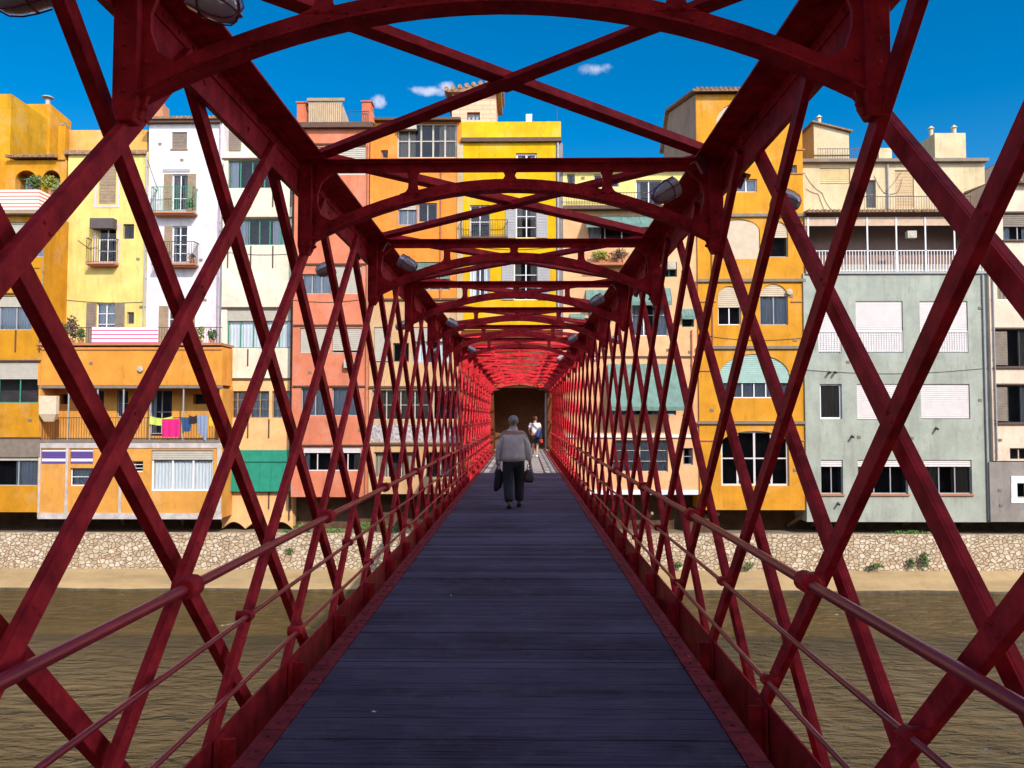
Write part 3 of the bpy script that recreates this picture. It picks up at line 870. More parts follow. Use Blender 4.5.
# tall set back blocks
def block(root, name, pxl, pxr, pyt, Y, depth, zb, m, slope=0):
    xa, xb = bx(pxl, Y, pyt + 20), bx(pxr, Y, pyt + 20); zt_ = bz(pyt, Y, pxr)
    b = MB()
    b.hexa([(xa, Y, zb), (xb, Y, zb), (xb, Y + depth, zb), (xa, Y + depth, zb), (xa, Y, zt_), (xb, Y, zt_), (xb, Y + depth, zt_ - slope), (xa, Y + depth, zt_ - slope)])
    o = pr(b.build(name, m), root)
    return xa, xb, zt_
block(b1, 'tower_block', -150, 11, 94, 43.6, 3.4, zt - 1, plaster('ochre2', (225, 165, 30), .7), .15)
xa, xb, z_ = block(b1, 'tower_block', 20, 50, 104, 47.0, 2.2, zt - 1, plaster('ochre3', (235, 160, 30), .7), .25)
c = MB(); cx = bx(46, 47.2, 95); c.tube([(cx, 47.4, z_), (cx, 47.4, z_ + .45)], .14, 10); c.tube([(cx, 47.4, z_ + .55), (cx, 47.4, z_ + .62)], [.36, .3], 10); c.box(cx - .03, cx + .03, 47.37, 47.43, z_ + .4, z_ + .6)
pr(c.build('chimney', GREYM), b1)
c = MB(); cx, cz = bx(63, 43.2, 130), bz(122, 43.2)
c.box(cx - .2, cx + .2, 43.1, 43.5, zt, cz - .1); pr(c.build('chimney', OCH), b1)
c = MB(); c.tube([(cx, 43.3, cz - .1), (cx, 43.3, cz + .25)], [.3, .02], 4); pr(c.build('chimney_cap', TILEM), b1)
drips(b1, Y1, (16, 40), 330, 352)
for zy in (293, 360, 437): box_part(b1, 'string_course', BROWNM, (-150, zy, 41, zy + 1.5), Y1, .06, 0)
box_part(b1, 'timber_panel', GREYBROWN, (-40, 439, 40, 457), Y1, .03, -.005)

# ---- pale yellow house
Y2 = 43.2
PY = plaster('pale_yellow', (240, 216, 128), .74, .4)
b2 = house('house', 'narrow pale yellow house between the ochre and the white house, with one small balcony', (66, 152, 147, 360), Y2, PY, [
    W(99, 165, 116, 204, nx=2, nz=2, fm=WHITEM, shut='c', shm=TANM),
    W(98, 228, 116, 262, nx=2, nz=3, fm=WHITEM), W(123, 224, 134, 239, nx=1, fm=GREYBROWN),
    W(96, 303, 115, 345, nx=2, nz=4, fm=WHITEM, curtain=1, shut='lr'), W(127, 312, 134, 324, nx=1, fm=TANM)], depth=9)
x0, x1, z0, z1 = rect((66, 130, 147, 152), Y2 + .6)
s = MB(); s.box(x0, x1, Y2 + .6, Y2 + 7, z0 - .3, z1); pr(s.build('attic', plaster('apricot', (235, 178, 95), .75)), b2)
x0, x1, z0, z1 = rect((66, 151, 147, 155), Y2)
s = MB(); s.box(x0, x1, Y2 - .18, Y2 + .7, z0, z1); pr(s.build('cornice', TILEM), b2)
balcony(b2, (91, 240, 119, 266), Y2, .55)
box_part(b2, 'canopy', mat('dark_canopy', (.08, .06, .06)), (94, 220, 117, 230), Y2, .45, 0)
for rr in ((97, 163, 118, 206), (96, 226, 118, 262)):
    x0, x1, z0, z1 = rect(rr, Y2); s = MB(); 
    for q_ in ((x0 - .12, x0, z0 - .1, z1 + .12), (x1, x1 + .12, z0 - .1, z1 + .12), (x0, x1, z1, z1 + .12), (x0, x1, z0 - .1, z0)):
        s.box(q_[0], q_[1], Y2 - .025, Y2 + .02, q_[2], q_[3])
    pr(s.build('window_surround', mat('lilac_surround', (.55, .42, .45))), b2)
c = MB(); x0, x1, z0, z1 = rect((147, 104, 163, 118), Y2 + 1); c.box(x0, x1, Y2 + 1, Y2 + 1.8, z0 - .4, z1)
c.tube([((x0 + x1) / 2, Y2 + 1.4, z1 + .5 * math.sin(a) - .02) if False else (x0 + .1 + (x1 - x0 - .2) * .5, Y2 + 1.4, z1 + i * .1) for i, a in enumerate(range(5))], [.4, .38, .33, .24, .08], 10)
pr(c.build('chimney', plaster('chim', (215, 150, 110), .7)), b2)

# ---- white house
PW = plaster('white', (246, 236, 238), .72, .25)
b3 = house('house', 'white house with two iron balconies and brown slatted shutters, left of the bridge', (147, 122, 222, 360), Y2, PW, [
    W(172, 132, 187, 149, nx=2, fm=GREYBROWN, shut='c', sill=TERRA), W(172, 174, 188, 210, nx=2, nz=3, fm=WHITEM, curtain=.35, shut='lr', shm=TANM),
    W(172, 226, 187, 262, nx=2, nz=4, fm=WHITEM, shut='l', shm=TANM, curtain=.2), W(168, 306, 186, 345, nx=2, nz=3, fm=WHITEM, shut='lr', shm=TANM, curtain=.3)], depth=9)
tiles(b3, bx(147, Y2, 122), bx(222, Y2, 122), Y2, bz(117, Y2, 180), depth=3.5, drop=.25, over=.4)
x0, x1, z0, z1 = rect((147, 119, 222, 124), Y2)
s = MB(); s.box(x0, x1, Y2 - .3, Y2 + .2, z0, z1 - .05); pr(s.build('eaves', BROWNM), b3)
balcony(b3, (156, 190, 198, 216), Y2, .65, railm=GREENM)
balcony(b3, (157, 244, 199, 267), Y2, .65)
c = MB(); x0, x1, z0, z1 = rect((163, 169, 190, 172), Y2); c.box(x0, x1, Y2 - .04, Y2, z0, z1); pr(c.build('door_hood', GREYM), b3)

# ---- cream house with green windows
Y4 = 42.55
PC = plaster('cream', (248, 236, 210), .74, .28)
PO = plaster('peach', (248, 196, 135), .78, .25)
b4 = house('house', 'cream white house with three rows of green framed windows above a green awning', (222, 152, 293, 378), Y4, PC, [
    W(228, 160, 276, 188, nx=4, fm=GREENM, curtain=.2), W(228, 219, 290, 245, nx=6, fm=GREENM), W(227, 309, 292, 348, nx=5, fm=GREENM, curtain=1, blind=.3)], depth=9)
house('', '', (222, 380, 293, 522), Y4, PO, [
    W(227, 391, 247, 418, nx=2, nz=3, fm=TANM, curtain=1), W(250, 391, 269, 418, nx=2, nz=3, fm=TANM, curtain=1), W(272, 391, 291, 418, nx=2, nz=3, fm=TANM, curtain=1),
    W(228, 452, 292, 490, nx=3)], depth=9, root=b4, part='lower_wall')
for zy in (158, 217, 307, 378.3): box_part(b4, 'string_course', BROWNM, (222, zy, 293, zy + 1.6), Y4, .07, .0)
drips(b4, Y4, (228, 251, 273, 291), 189, 207); drips(b4, Y4, (228, 251, 273, 291), 246, 268); drips(b4, Y4, (226, 248, 291), 349, 366)
drips(b4, Y4, (248, 269), 419, 438); drips(b4, Y4, (224, 269, 291), 491, 509)
x0, x1, z0, z1 = rect((227, 450, 295, 491), Y4)
s = MB(); s.hexa([(x0, Y4 - .28, z0), (x1, Y4 - .28, z0), (x1, Y4 - .25, z0), (x0, Y4 - .25, z0), (x0, Y4 - .06, z1), (x1, Y4 - .06, z1), (x1, Y4 - .03, z1), (x0, Y4 - .03, z1)])
for i in range(1, 6):
    xx = x0 + (x1 - x0) * i / 6; s.bar((xx, Y4 - .29, z0 + .03), (xx, Y4 - .07, z1 - .03), (0, -1, 0), .03, .03)
s.bar((x0, Y4 - .2, z1 - .6), (x1, Y4 - .2, z1 - .6), (0, -1, 0), .03, .03)
pr(s.build('green_awning', mat('green_fabric', (.006, .22, .14), rough=.7, var=.15)), b4)
# scalloped underside of the lower wall
x0, x1, z0, z1 = rect((222, 520, 293, 526), Y4)
s = MB(); n = 3; pts = [(x1, z0 + .5), (x1, z0)]
pts = []
for i in range(n):
    a, b_ = x1 - (x1 - x0) * i / n, x1 - (x1 - x0) * (i + 1) / n
    pts.append((a, z0 - .15))
    for j in range(1, 8):
        t_ = j / 8; pts.append((a + (b_ - a) * t_, z0 - .15 + .38 * math.sin(math.pi * t_)))
pts.append((x0, z0 - .15)); pts += [(x0, z0 + .6), (x1, z0 + .6)]
s.prism([(x, Y4 - .02, z) for x, z in pts], (0, .5, 0)); pr(s.build('scalloped_skirt', PO), b4)
# roof terrace box above
x0, x1, z0, z1 = rect((226, 120, 262, 152), Y4 + 1.5)
s = MB(); s.box(x0, x1, Y4 + 1.5, Y4 + 5, z0 - .3, z1); pr(s.build('roof_room', PC), b4)
s = MB()
x0, x1, z0, z1 = rect((228, 129, 241, 150), Y4 + 1.4); slats(s, x0, x1, Y4 + 1.4, z0, z1, .12); pr(s.build('louvre', GREYBROWN), b4)

# ---- lower orange extension with gallery
Yx = 41.05
POR = plaster('orange', (238, 160, 65), .76, .28)
PDO = plaster('orange_light', (240, 170, 80), .72, .28)
bo = house('house_extension', 'low orange annexe over the quay with an open laundry gallery and white framed lower storey', (38, 347, 222, 385), Yx, POR, [], depth=2.1, cat='annexe')
x0, x1, z0, z1 = rect((38, 343, 222, 350), Yx)
s = MB(); s.box(x0, x1, Yx - .12, Yx + 2.1, z1 - .13, z1); s.box(x0, x1, Yx - .05, Yx - .003, z0, z0 + .07); pr(s.build('coping', TERRA), bo)
# gallery: ceiling beam, back wall with doors, floor
x0, x1, zg0, zg1 = rect((38, 387, 222, 440), Yx)
zc = bz(385, Yx)
YBk = Yx + 1.3
wall_part('gallery_wall', bo, x0, x1, zg0, zc, YBk, .8,
          [(bx(a, YBk, 400), bx(b_, YBk, 400), max(zg0 + .02, bz(c_, YBk)), bz(d_, YBk), 0, .4) for a, b_, c_, d_ in ((60, 70, 404, 394), (90, 104, 436, 390), (117, 128, 417, 390), (150, 172, 436, 390), (193, 206, 404, 394))], PDO)
for a, b_, c_, d_ in ((90, 104, 434, 390), (117, 128, 417, 390), (150, 172, 434, 390)):
    window(bo, (a, d_, b_, c_), YBk, fm=GREYM, nx=2, nz=2, curtain=.2)
s = MB(); s.box(x0, x1, Yx - .06, YBk + .5, zg0 - .14, zg0); pr(s.build('gallery_floor', GREYBROWN), bo)
s = MB(); s.box(x0, x1, Yx - .04, Yx + .1, zc - .16, zc - .002); pr(s.build('gallery_beam', GREYBROWN), bo)
for a_, b_ in ((x0, x0 + .15), (x1 - .15, x1)):
    s = MB(); s.box(a_, b_, Yx, YBk, zg0, zc - .17); pr(s.build('gallery_end_wall', PDO), bo)
for px in (68, 97, 123, 150, 183, 220):
    xx = bx(px, Yx, 410); s = MB(); s.box(xx - .03, xx + .03, Yx + .02, Yx + .08, zg0, zc - .17); pr(s.build('gallery_post', GREYM), bo)
rl = railing(bo, x0 + .1, x1 - .1, Yx + .05, zg0, bz(418, Yx) - zg0, IRON, 0.02, .14, .016, sides=False)
# meter cabinet
s = MB(); a0, a1, c0, c1 = rect((43, 396, 60, 414), Yx); s.box(a0, a1, Yx - .35, Yx - .07, c0, c1); 
s.hexa([(a0 + .2, Yx - .2, c0 - .4), (a1 - .2, Yx - .2, c0 - .4), (a1 - .2, Yx - .1, c0 - .4), (a0 + .2, Yx - .1, c0 - .4), (a0, Yx - .35, c0 - .003), (a1, Yx - .35, c0 - .003), (a1, Yx - .07, c0 - .003), (a0, Yx - .07, c0 - .003)])
pr(s.build('wall_cabinet', mat('cream_metal', (.65, .5, .35), rough=.6)), bo)
house('', '', (38, 443, 222, 518), Yx, PDO, [
    W(41, 449, 66, 464, nx=1, nz=1, fm=WHITEM, blind=1, bm_=stripe_material('violet_louvre', (.09, .05, .22), (.7, .62, .66), 1.95, 'Z', .72)), W(70, 449, 93, 464, nx=1, fm=WHITEM, blind=1, bm_=bpy.data.materials['violet_louvre']),
    W(70, 468, 93, 486, nx=1, nz=2, fm=WHITEM), W(131, 461, 143, 472, nx=1, nz=3, fm=WHITEM), W(151, 450, 213, 491, nx=3, nz=1, fm=WHITEM, curtain=1, blind=.24, fw=.09)], depth=2.1, root=bo, part='lower_wall')
for rr in ((38, 441, 222, 448), (38, 513, 222, 519), (38, 448, 40.5, 513), (65.5, 448, 68, 513), (119, 470, 121.5, 513), (217, 448, 221.5, 513)):
    box_part(bo, 'white_band', AGEDW, rr, Yx, .04, -.004)

# ---- salmon house
Y5 = 41.6
PS = plaster('salmon', (232, 138, 104), .72, .35)
b5 = house('house', 'salmon pink house left of the bridge with a metal clad roof room and grey blinds', (293, 128, 369, 497), Y5, PS, [
    W(296, 147, 333, 175, nx=1, fm=GREYM, blind=.4), W(335, 146, 366, 175, nx=1, fm=GREYM, blind=1),
    W(302, 274, 331, 294, nx=3, fm=GREYM, curtain=1), W(334, 266, 362, 294, nx=1, blind=1, fm=GREYM),
    W(300, 328, 330, 353, nx=1, blind=1, fm=GREYM), W(332, 328, 362, 353, nx=1, blind=.9, fm=GREYM),
    W(301, 388, 329, 416, nx=2, fm=GREYM, curtain=1), W(332, 388, 358, 416, nx=1, fm=GREYM, curtain=1),
    W(303, 447, 331, 471, nx=2, fm=BLINDW, blind=.25, bm_=BLINDW, curtain=.2), W(334, 447, 361, 471, nx=2, fm=BLINDW, blind=.25, bm_=BLINDW, curtain=.3)], depth=9)
for zy in (143.5, 263.5, 324.5, 385.5, 444.5): box_part(b5, 'string_course', BROWNM, (293, zy, 366, zy + 1.4), Y5, .08, .0)
x0, x1, z0, z1 = rect((293, 124, 374, 129), Y5)
s = MB(); s.box(x0, x1, Y5 - .3, Y5 + 9, z0, z1); pr(s.build('eaves', BROWNM), b5)
s = MB(); x0, x1, z0, z1 = rect((309, 101, 342, 124), Y5 + 1)
s.hexa([(x0, Y5 + 1, z0 - .1), (x1, Y5 + 1, z0 - .1), (x1, Y5 + 5, z0 - .1), (x0, Y5 + 5, z0 - .1), (x0, Y5 + 1, z1 + .1), (x1, Y5 + 1, z1 - .1), (x1, Y5 + 5, z1 - 1), (x0, Y5 + 5, z1 - .8)])
pr(s.build('roof_room', mat('beige_cladding', (.62, .45, .28), rough=.6, var=.1)), b5)
s = MB()
for i in range(17):
    xx = x0 + (x1 - x0) * i / 16; s.box(xx - .02, xx + .02, Y5 + .94, Y5 + .995, z0, z1 - .1)
s.box(x0 - .1, x1 + .15, Y5 + .9, Y5 + 1.0, z1 - .08 + .05, z1 + .14)
pr(s.build('cladding_ribs', TANM), b5)
railing(b5, bx(344, Y5), bx(364, Y5), Y5 + .8, bz(124, Y5, 350), 1.0, IRON, 0.02, .12, sides=False, name='roof_railing')
for (a, b_, t_, d_) in ((297, 306, 103, 1.2), (362, 371, 102, .9)):
    c = MB(); x0, x1, z0, z1 = rect((a, t_, b_, 126), Y5 + d_); c.box(x0, x1, Y5 + d_, Y5 + d_ + .7, z0 - .1, z1); c.box(x0 - .06, x1 + .06, Y5 + d_ - .06, Y5 + d_ + .76, z1, z1 + .07)
    c.hexa([(x0 - .0, Y5 + d_, z0), (x1 + .45, Y5 + d_, z0), (x1 + .45, Y5 + d_ + .7, z0), (x0, Y5 + d_ + .7, z0), (x0, Y5 + d_, z0 + .01), (x1, Y5 + d_ + .001, z1 - .4), (x1, Y5 + d_ + .69, z1 - .4), (x0, Y5 + d_ + .7, z0 + .01)])
    pr(c.build('chimney', plaster('brickish', (225, 125, 90), .65)), b5)

# ---- orange house with glazed gallery
PG = plaster('tangerine', (244, 150, 62), .77, .25)
PBG = plaster('beige', (225, 180, 130), .72, .35)
b6 = house('house', 'orange house with a wooden glazed gallery under its roof, beside the yellow house', (369, 122, 461, 300), Y5, PG, [
    W(397, 123, 457, 158, nx=5, nz=2, fm=BLINDM, curtain=.3, fw=.09), W(381, 150, 388, 158, nx=1, fm=TERRA),
    W(398, 203, 417, 225, nx=2, fm=GREYM, curtain=1, blind=.3), W(418, 203, 437, 222, nx=2, fm=GREYM), W(408, 262, 450, 290, nx=2, fm=GREYM, blind=.6, bm_=TEALM)], depth=9)
house('', '', (369, 301, 461, 494), Y5, PBG, [
    W(374, 327, 391, 363, nx=1, fm=BLINDM, blind=.95), W(393, 343, 409, 362, nx=2, fm=GREYBROWN), W(412, 327, 452, 363, nx=3, fm=GREYM, blind=.4),
    W(372, 390, 429, 420, nx=4, nz=2, fm=BLINDM, curtain=1), W(433, 390, 458, 420, nx=2, fm=BLINDM), W(374, 452, 415, 478, nx=3, fm=BLINDM, curtain=.3), W(425, 452, 456, 478, nx=2, fm=BLINDM)], depth=9, root=b6, part='lower_wall')
for zy in (298.5, 386, 443): box_part(b6, 'string_course', BROWNM, (369, zy, 461, zy + 2), Y5, .10, .0)
x0, x1, z0, z1 = rect((375, 119.5, 461, 122), Y5)
s = MB(); s.box(x0, x1, Y5 - .35, Y5 + 9, z0, z1); pr(s.build('eaves', BROWNM), b6)
box_part(b6, 'speckled_panel', mat('speckled_render', (.48, .42, .42), rough=.9, var=.6, vscale=7), (371, 424, 459, 442), Y5, .03, -.004)

# ---- brick roof tower
bt = thing('roof_tower', 'pink brick rooftop room with tiled roof above the yellow house', 'rooftop room', (bx(476, 45), 45, bz(124, 45)))
x0, x1, z0, z1 = rect((452, 94, 496, 126), 44.6)
def brick_material():
    m = bpy.data.materials.new('pale_brick'); m.use_nodes = True
    t = m.node_tree; n = t.nodes; L = t.links; b = n['Principled BSDF']; b.inputs['Roughness'].default_value = .9
    co = n.new('ShaderNodeTexCoord'); mp = n.new('ShaderNodeMapping'); mp.inputs['Rotation'].default_value = (R(90), 0, 0); L.new(co.outputs['Object'], mp.inputs[0])
    brk = n.new('ShaderNodeTexBrick'); brk.inputs['Scale'].default_value = 1.0; brk.inputs['Brick Width'].default_value = .9; brk.inputs['Row Height'].default_value = .27; brk.inputs['Mortar Size'].default_value = .015
    brk.inputs['Color1'].default_value = (.70, .42, .28, 1); brk.inputs['Color2'].default_value = (.62, .36, .24, 1); brk.inputs['Mortar'].default_value = (.38, .22, .15, 1)
    L.new(mp.outputs[0], brk.inputs['Vector']); L.new(brk.outputs['Color'], b.inputs['Base Color']); return m
h_ = rect((467, 112, 480, 120), 44.6)
wall_part('wall', bt, x0, x1, z0 - .3, z1, 44.6, 3, [(*h_, 0, .4)], brick_material())
window(bt, (467, 112, 480, 120), 44.6, fm=BROWNM, nx=3)
s = MB(); n = 9
for i in range(n):
    xa_ = x0 - .3 + (x1 - x0 + .6) * i / (n - 1) 
    zz = z1 + .15 + .55 * i / (n - 1)
    s.tube([(xa_, 44.2, zz), (xa_, 48, zz)], .14, 8)
s.hexa([(x0 - .3, 44.25, z1), (x1 + .3, 44.25, z1), (x1 + .3, 47.9, z1), (x0 - .3, 47.9, z1), (x0 - .3, 44.25, z1 + .1), (x1 + .3, 44.25, z1 + .65), (x1 + .3, 47.9, z1 + .65), (x0 - .3, 47.9, z1 + .1)])
pr(s.build('roof', TILEM), bt)

# ---- bright yellow house holding the bridge doorway
PYY = plaster('sun_yellow', (240, 186, 14), .74, .35)
b7 = house('house', 'bright yellow house straight ahead, behind the roof arches of the bridge', (461, 142, 556, 330), Y5, PYY, [
    W(516, 153, 537, 172, nx=2, fm=WHITEM, curtain=.3, fw=.1), W(516, 205, 537, 238, nx=2, nz=3, fm=WHITEM, curtain=.3, shut='lr', shm=GREYM), W(514, 262, 538, 300, nx=2, nz=3, fm=WHITEM, curtain=.3, shut='lr', shm=GREYM),
    W(470, 205, 490, 238, nx=2, nz=2, fm=WHITEM), W(470, 262, 490, 300, nx=2, nz=2, fm=WHITEM, curtain=.3)], depth=9)
x0, x1, z0, z1 = rect((461, 121, 561, 139), Y5)
s = MB(); s.box(x0, x1, Y5 + .1, Y5 + 8, z0 - .2, z1); pr(s.build('parapet', plaster('parapet_yellow', (244, 190, 30), .77, .45)), b7)
box_part(b7, 'cornice', BROWNM, (461, 138.5, 561, 142.5), Y5, .2, .3)
box_part(b7, 'pilaster', plaster('pil', (215, 190, 150), .7), (457, 144, 463, 330), Y5, .05, -.004)
box_part(b7, 'grey_strip', plaster('greystrip', (150, 140, 140), .7), (556, 143, 563, 330), Y5, .0, 8)
balcony(b7, (461, 222, 508, 240), Y5, .5, slabm=BROWNM)
s = MB(); x0, x1, z0, z1 = rect((526, 114, 532, 121), Y5 + 2); s.box(x0, x1, Y5 + 2, Y5 + 2.4, z0 - .2, z1); pr(s.build('chimney', WHITEM), b7)
s = MB(); xx = bx(557, Y5 + .4, 110); s.tube([(xx, Y5 + .4, bz(121, Y5)), (xx, Y5 + .4, bz(106, Y5))], .02, 5); pr(s.build('aerial', IRON), b7)
# doorway block
door = rect((497, 389, 546, 449), 41.3)
x0, x1, z0, z1 = rect((461, 331, 563, 494), 41.3)
m = thing('gate_house', 'dark brown passage doorway where the bridge enters the far houses', 'gateway', (0, 41.3, z0))
DX0, DX1, DZ1 = -1.46, 1.40, bz(388, 41.3)
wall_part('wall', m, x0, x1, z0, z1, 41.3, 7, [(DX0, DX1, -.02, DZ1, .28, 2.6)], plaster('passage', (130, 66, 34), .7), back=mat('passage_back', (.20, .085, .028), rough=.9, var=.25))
s = MB(); s.box(DX0 - .2, DX1 + .2, 41.2, 41.31, DZ1 + .02, DZ1 + .2); pr(s.build('lintel', TERRA), m)
s = MB(); s.box(DX1 - .12, DX1 - .03, 41.5, 41.6, 0, DZ1 - .25); pr(s.build('door_jamb', GREYM), m)
s = MB(); s.box(-1.4, 1.4, 41.2, 44.9, -.2, -.01); pr(s.build('threshold', PAVE), m)

# ---- peach house
PP = plaster('peach2', (250, 190, 140), .78, .2)
PCY = plaster('cream_yellow', (250, 224, 140), .78, .2)
b8 = house('house', 'peach house with teal awnings and a cream top floor, right of the bridge', (563, 211, 698, 494), Y5, PP, [
    W(588, 222, 656, 244, nx=4, fm=WHITEM), W(588, 294, 612, 322, nx=2, fm=GREYM, curtain=.3), W(632, 294, 668, 336, nx=3, nz=2, fm=WHITEM, curtain=.4), W(682, 312, 694, 327, nx=1, fm=GREENM),
    W(582, 318, 594, 330, nx=1, fm=GREENM), W(662, 262, 677, 277, nx=2, fm=GREENM),
    W(612, 380, 676, 415, nx=4, fm=GREYM), W(612, 440, 668, 472, nx=4, nz=3, fm=BLINDM, curtain=1), W(683, 448, 693, 465, nx=1, nz=2, fm=GREYM)], depth=9)
house('', '', (563, 172, 698, 208), Y5, PCY, [
    W(567, 174, 575, 184, nx=1, fm=GREYM), W(594, 174, 602, 187, nx=1, fm=WHITEM), W(611, 174, 619, 187, nx=1, fm=WHITEM), W(636, 180, 662, 206, nx=2, fm=WHITEM, curtain=.2)], depth=9, root=b8, part='upper_wall')
tiles(b8, bx(563, Y5, 170), bx(698, Y5, 170), Y5, bz(166, Y5), depth=3, drop=.25, over=.35)
box_part(b8, 'ledge', BROWNM, (563, 207.5, 698, 211), Y5, .5, .02)
railing(b8, bx(566, Y5), bx(660, Y5), Y5 + .03, bz(207.5, Y5), .65, IRON, .45, .14, sides=False)
box_part(b8, 'string_course', WHITEM, (563, 434.5, 698, 437.5), Y5, .10, .0)
box_part(b8, 'string_course', BROWNM, (563, 356, 698, 358), Y5, .05, .0)
box_part(b8, 'base_band', WHITEM, (563, 490, 698, 494.5), Y5, .06, 0)
for (rr, ow) in (((585, 216, 657, 229), .8), ((586, 290, 614, 305), .5), ((630, 288, 670, 305), .6), ((608, 364, 680, 409), 1.3), ((681, 309, 695, 318), .3), ((570, 314, 584, 320), .3)):
    x0, x1, z0, z1 = rect(rr, Y5)
    s = MB(); n = 4
    s.hexa([(x0, Y5 - ow, z0 + .1), (x1, Y5 - ow, z0 + .1), (x1, Y5 - ow + .02, z0 + .07), (x0, Y5 - ow + .02, z0 + .07), (x0, Y5 - .03, z1), (x1, Y5 - .03, z1), (x1, Y5 - .01, z1 - .03), (x0, Y5 - .01, z1 - .03)])
    s.box(x0, x1, Y5 - ow - .004, Y5 - ow + .01, z0 - .1, z0 + .1)
    for i in range(n + 1):
        xx = x0 + (x1 - x0) * i / n; s.bar((xx, Y5 - ow, z0 + .115), (xx, Y5 - .03, z1 + .015), (0, 0, 1), .025, .02)
    pr(s.build('awning', TEALM), b8)

# ---- amber tall house with arches
Y9 = 41.5
PA = plaster('amber', (236, 164, 48), .72, .42)
PGB = mat('arch_board', (.52, .42, .30), rough=.8, var=.1)
b9 = house('house', 'tall amber house with arched windows and grey boards, right of the bridge', (698, 94, 805, 510), Y9, PA, [
    W(716, 103, 760, 128, nx=2, rise=1.1, fm=GREYM, blind=.9, bm_=PGB), W(736, 179, 757, 192, nx=2, fm=WHITEM), W(790, 165, 797, 173, nx=1, fm=GREYM),
    W(717, 219, 760, 259, nx=3, rise=.7, fm=GREYM, blind=.95, bm_=PGB), W(765, 221, 788, 257, nx=1, rise=.6, fm=GREYM, blind=.46, bm_=PGB),
    W(718, 286, 741, 325, nx=2, rise=.6, fm=WHITEM, blind=.55, bm_=PGB), W(760, 284, 788, 325, nx=2, rise=.7, fm=GREYM, blind=.3, bm_=PGB, curtain=1),
    W(719, 354, 790, 398, nx=6, rise=1.2, fm=WHITEM, blind=.66, bm_=mat('teal_blind', (.30, .45, .40))),
    W(721, 431, 789, 486, nx=4, nz=2, rise=.7, fm=BLINDW, fw=.11, curtain=0)], depth=8.6)
box_part(b9, 'fixed_board', PGB, (727, 222, 759, 259.5), Y9, -.03, .06)
for zy in (214, 279, 346, 421): box_part(b9, 'string_course', GREYBROWN, (697, zy, 805, zy + 3), Y9, .12, .0)
for zy in (149, 173, 301, 440, 370): box_part(b9, 'thin_course', TERRA, (698, zy, 716, zy + 1.2), Y9, .05, .0); box_part(b9, 'thin_course', TERRA, (791, zy, 805, zy + 1.2), Y9, .05, .0)
# gable roof running back
_, _, z0, z1 = rect((698, 94, 805, 120), Y9); x0, x1, _, _ = rect((698, 94, 805, 510), Y9)
s = MB(); YR = Y9 + 7.6
s.prism([(x0 - .02, Y9 + .02, z0 - 7), (x0 - .02, Y9 + .02, z1), (x0 - .02, YR, z1 + 2.0), (x0 - .02, YR + 2, z1 + .1), (x0 - .02, YR + 2, z0 - 7)], (.3, 0, 0))
s.prism([(x0 - .015, YR - .5, z1 - 6), (x0 - .015, YR - .5, z1 + 1), (x0 - .015, YR + 1.9, z1 + .1), (x0 - .015, YR + 1.9, z1 - 6)], (x1 - x0, 0, 0))
pr(s.build('side_gable', plaster('taupe', (190, 160, 140), .7)), b9)
s = MB()
s.hexa([(x0 - .25, Y9 - .4, z1 + .02), (x1 + .1, Y9 - .4, z1 + .02), (x1 + .1, YR, z1 + 2.1), (x0 - .25, YR, z1 + 2.1), (x0 - .25, Y9 - .4, z1 + .14), (x1 + .1, Y9 - .4, z1 + .14), (x1 + .1, YR, z1 + 2.25), (x0 - .25, YR, z1 + 2.25)])
n = int((x1 - x0) / .25)
for i in range(n): xx = x0 + .25 * i; s.tube([(xx, Y9 - .44, z1 + .15), (xx, YR, z1 + 2.26)], .09, 6)
s.hexa([(x0 - .25, YR, z1 + 2.1), (x1 + .1, YR, z1 + 2.1), (x1 + .1, YR + 2.2, z1 + .1), (x0 - .25, YR + 2.2, z1 + .1), (x0 - .25, YR, z1 + 2.25), (x1 + .1, YR, z1 + 2.25), (x1 + .1, YR + 2.2, z1 + .25), (x0 - .25, YR + 2.2, z1 + .25)])
pr(s.build('roof', TILEM), b9)

# ---- grey green house
YG = 41.4
PGG = plaster('grey_green', (185, 191, 178), .71, .45)
PCR = plaster('attic_cream', (226, 205, 165), .75, .3)
b10 = house('house', 'grey green house on the right with a white railed open gallery and cream attic', (805, 273, 990, 522), YG, PGG, [
    W(818, 301, 841, 353, nx=1, fm=WHITEM, blind=.97, bm_=BLINDW), W(856, 301, 903, 353, nx=1, fm=WHITEM, blind=.98, bm_=BLINDW), W(920, 301, 968, 353, nx=1, fm=WHITEM, blind=.98, bm_=BLINDW),
    W(820, 384, 842, 419, nx=1, fm=WHITEM, curtain=1, fw=.09), W(857, 384, 903, 420, nx=1, fm=WHITEM, blind=.98, bm_=BLINDW), W(921, 384, 970, 419, nx=1, fm=WHITEM, blind=.98, bm_=BLINDW),
    W(821, 460, 843, 494, nx=2, fm=GREYM, blind=.2, bm_=BLINDW), W(858, 460, 908, 494, nx=3, fm=GREYM, blind=.2, bm_=BLINDW, curtain=.15), W(924, 460, 972, 494, nx=3, fm=GREYM, blind=.2, bm_=BLINDW)], depth=9)
# white guard rails in the upper windows
for (a, t_, b_, d_) in ((856, 301, 903, 353), (920, 301, 968, 353), (818, 301, 841, 353)):
    x0, x1, z0, z1 = rect((a, t_, b_, d_), YG)
    railing(b10, x0 + .03, x1 - .03, YG + .06, z0 + .02, bz(333, YG) - z0, WHITEM, .02, .13, .02, sides=False, name='window_guard')
for (a, t_, b_, d_) in ((821, 460, 843, 494), (858, 460, 908, 494), (924, 460, 972, 494)):
    x0, x1, z0, z1 = rect((a, t_, b_, d_), YG); s = MB(); s.box(x0 - .05, x1 + .05, YG - .08, YG + .1, z0 - .1, z0 - .003); pr(s.build('sill', TERRA), b10)
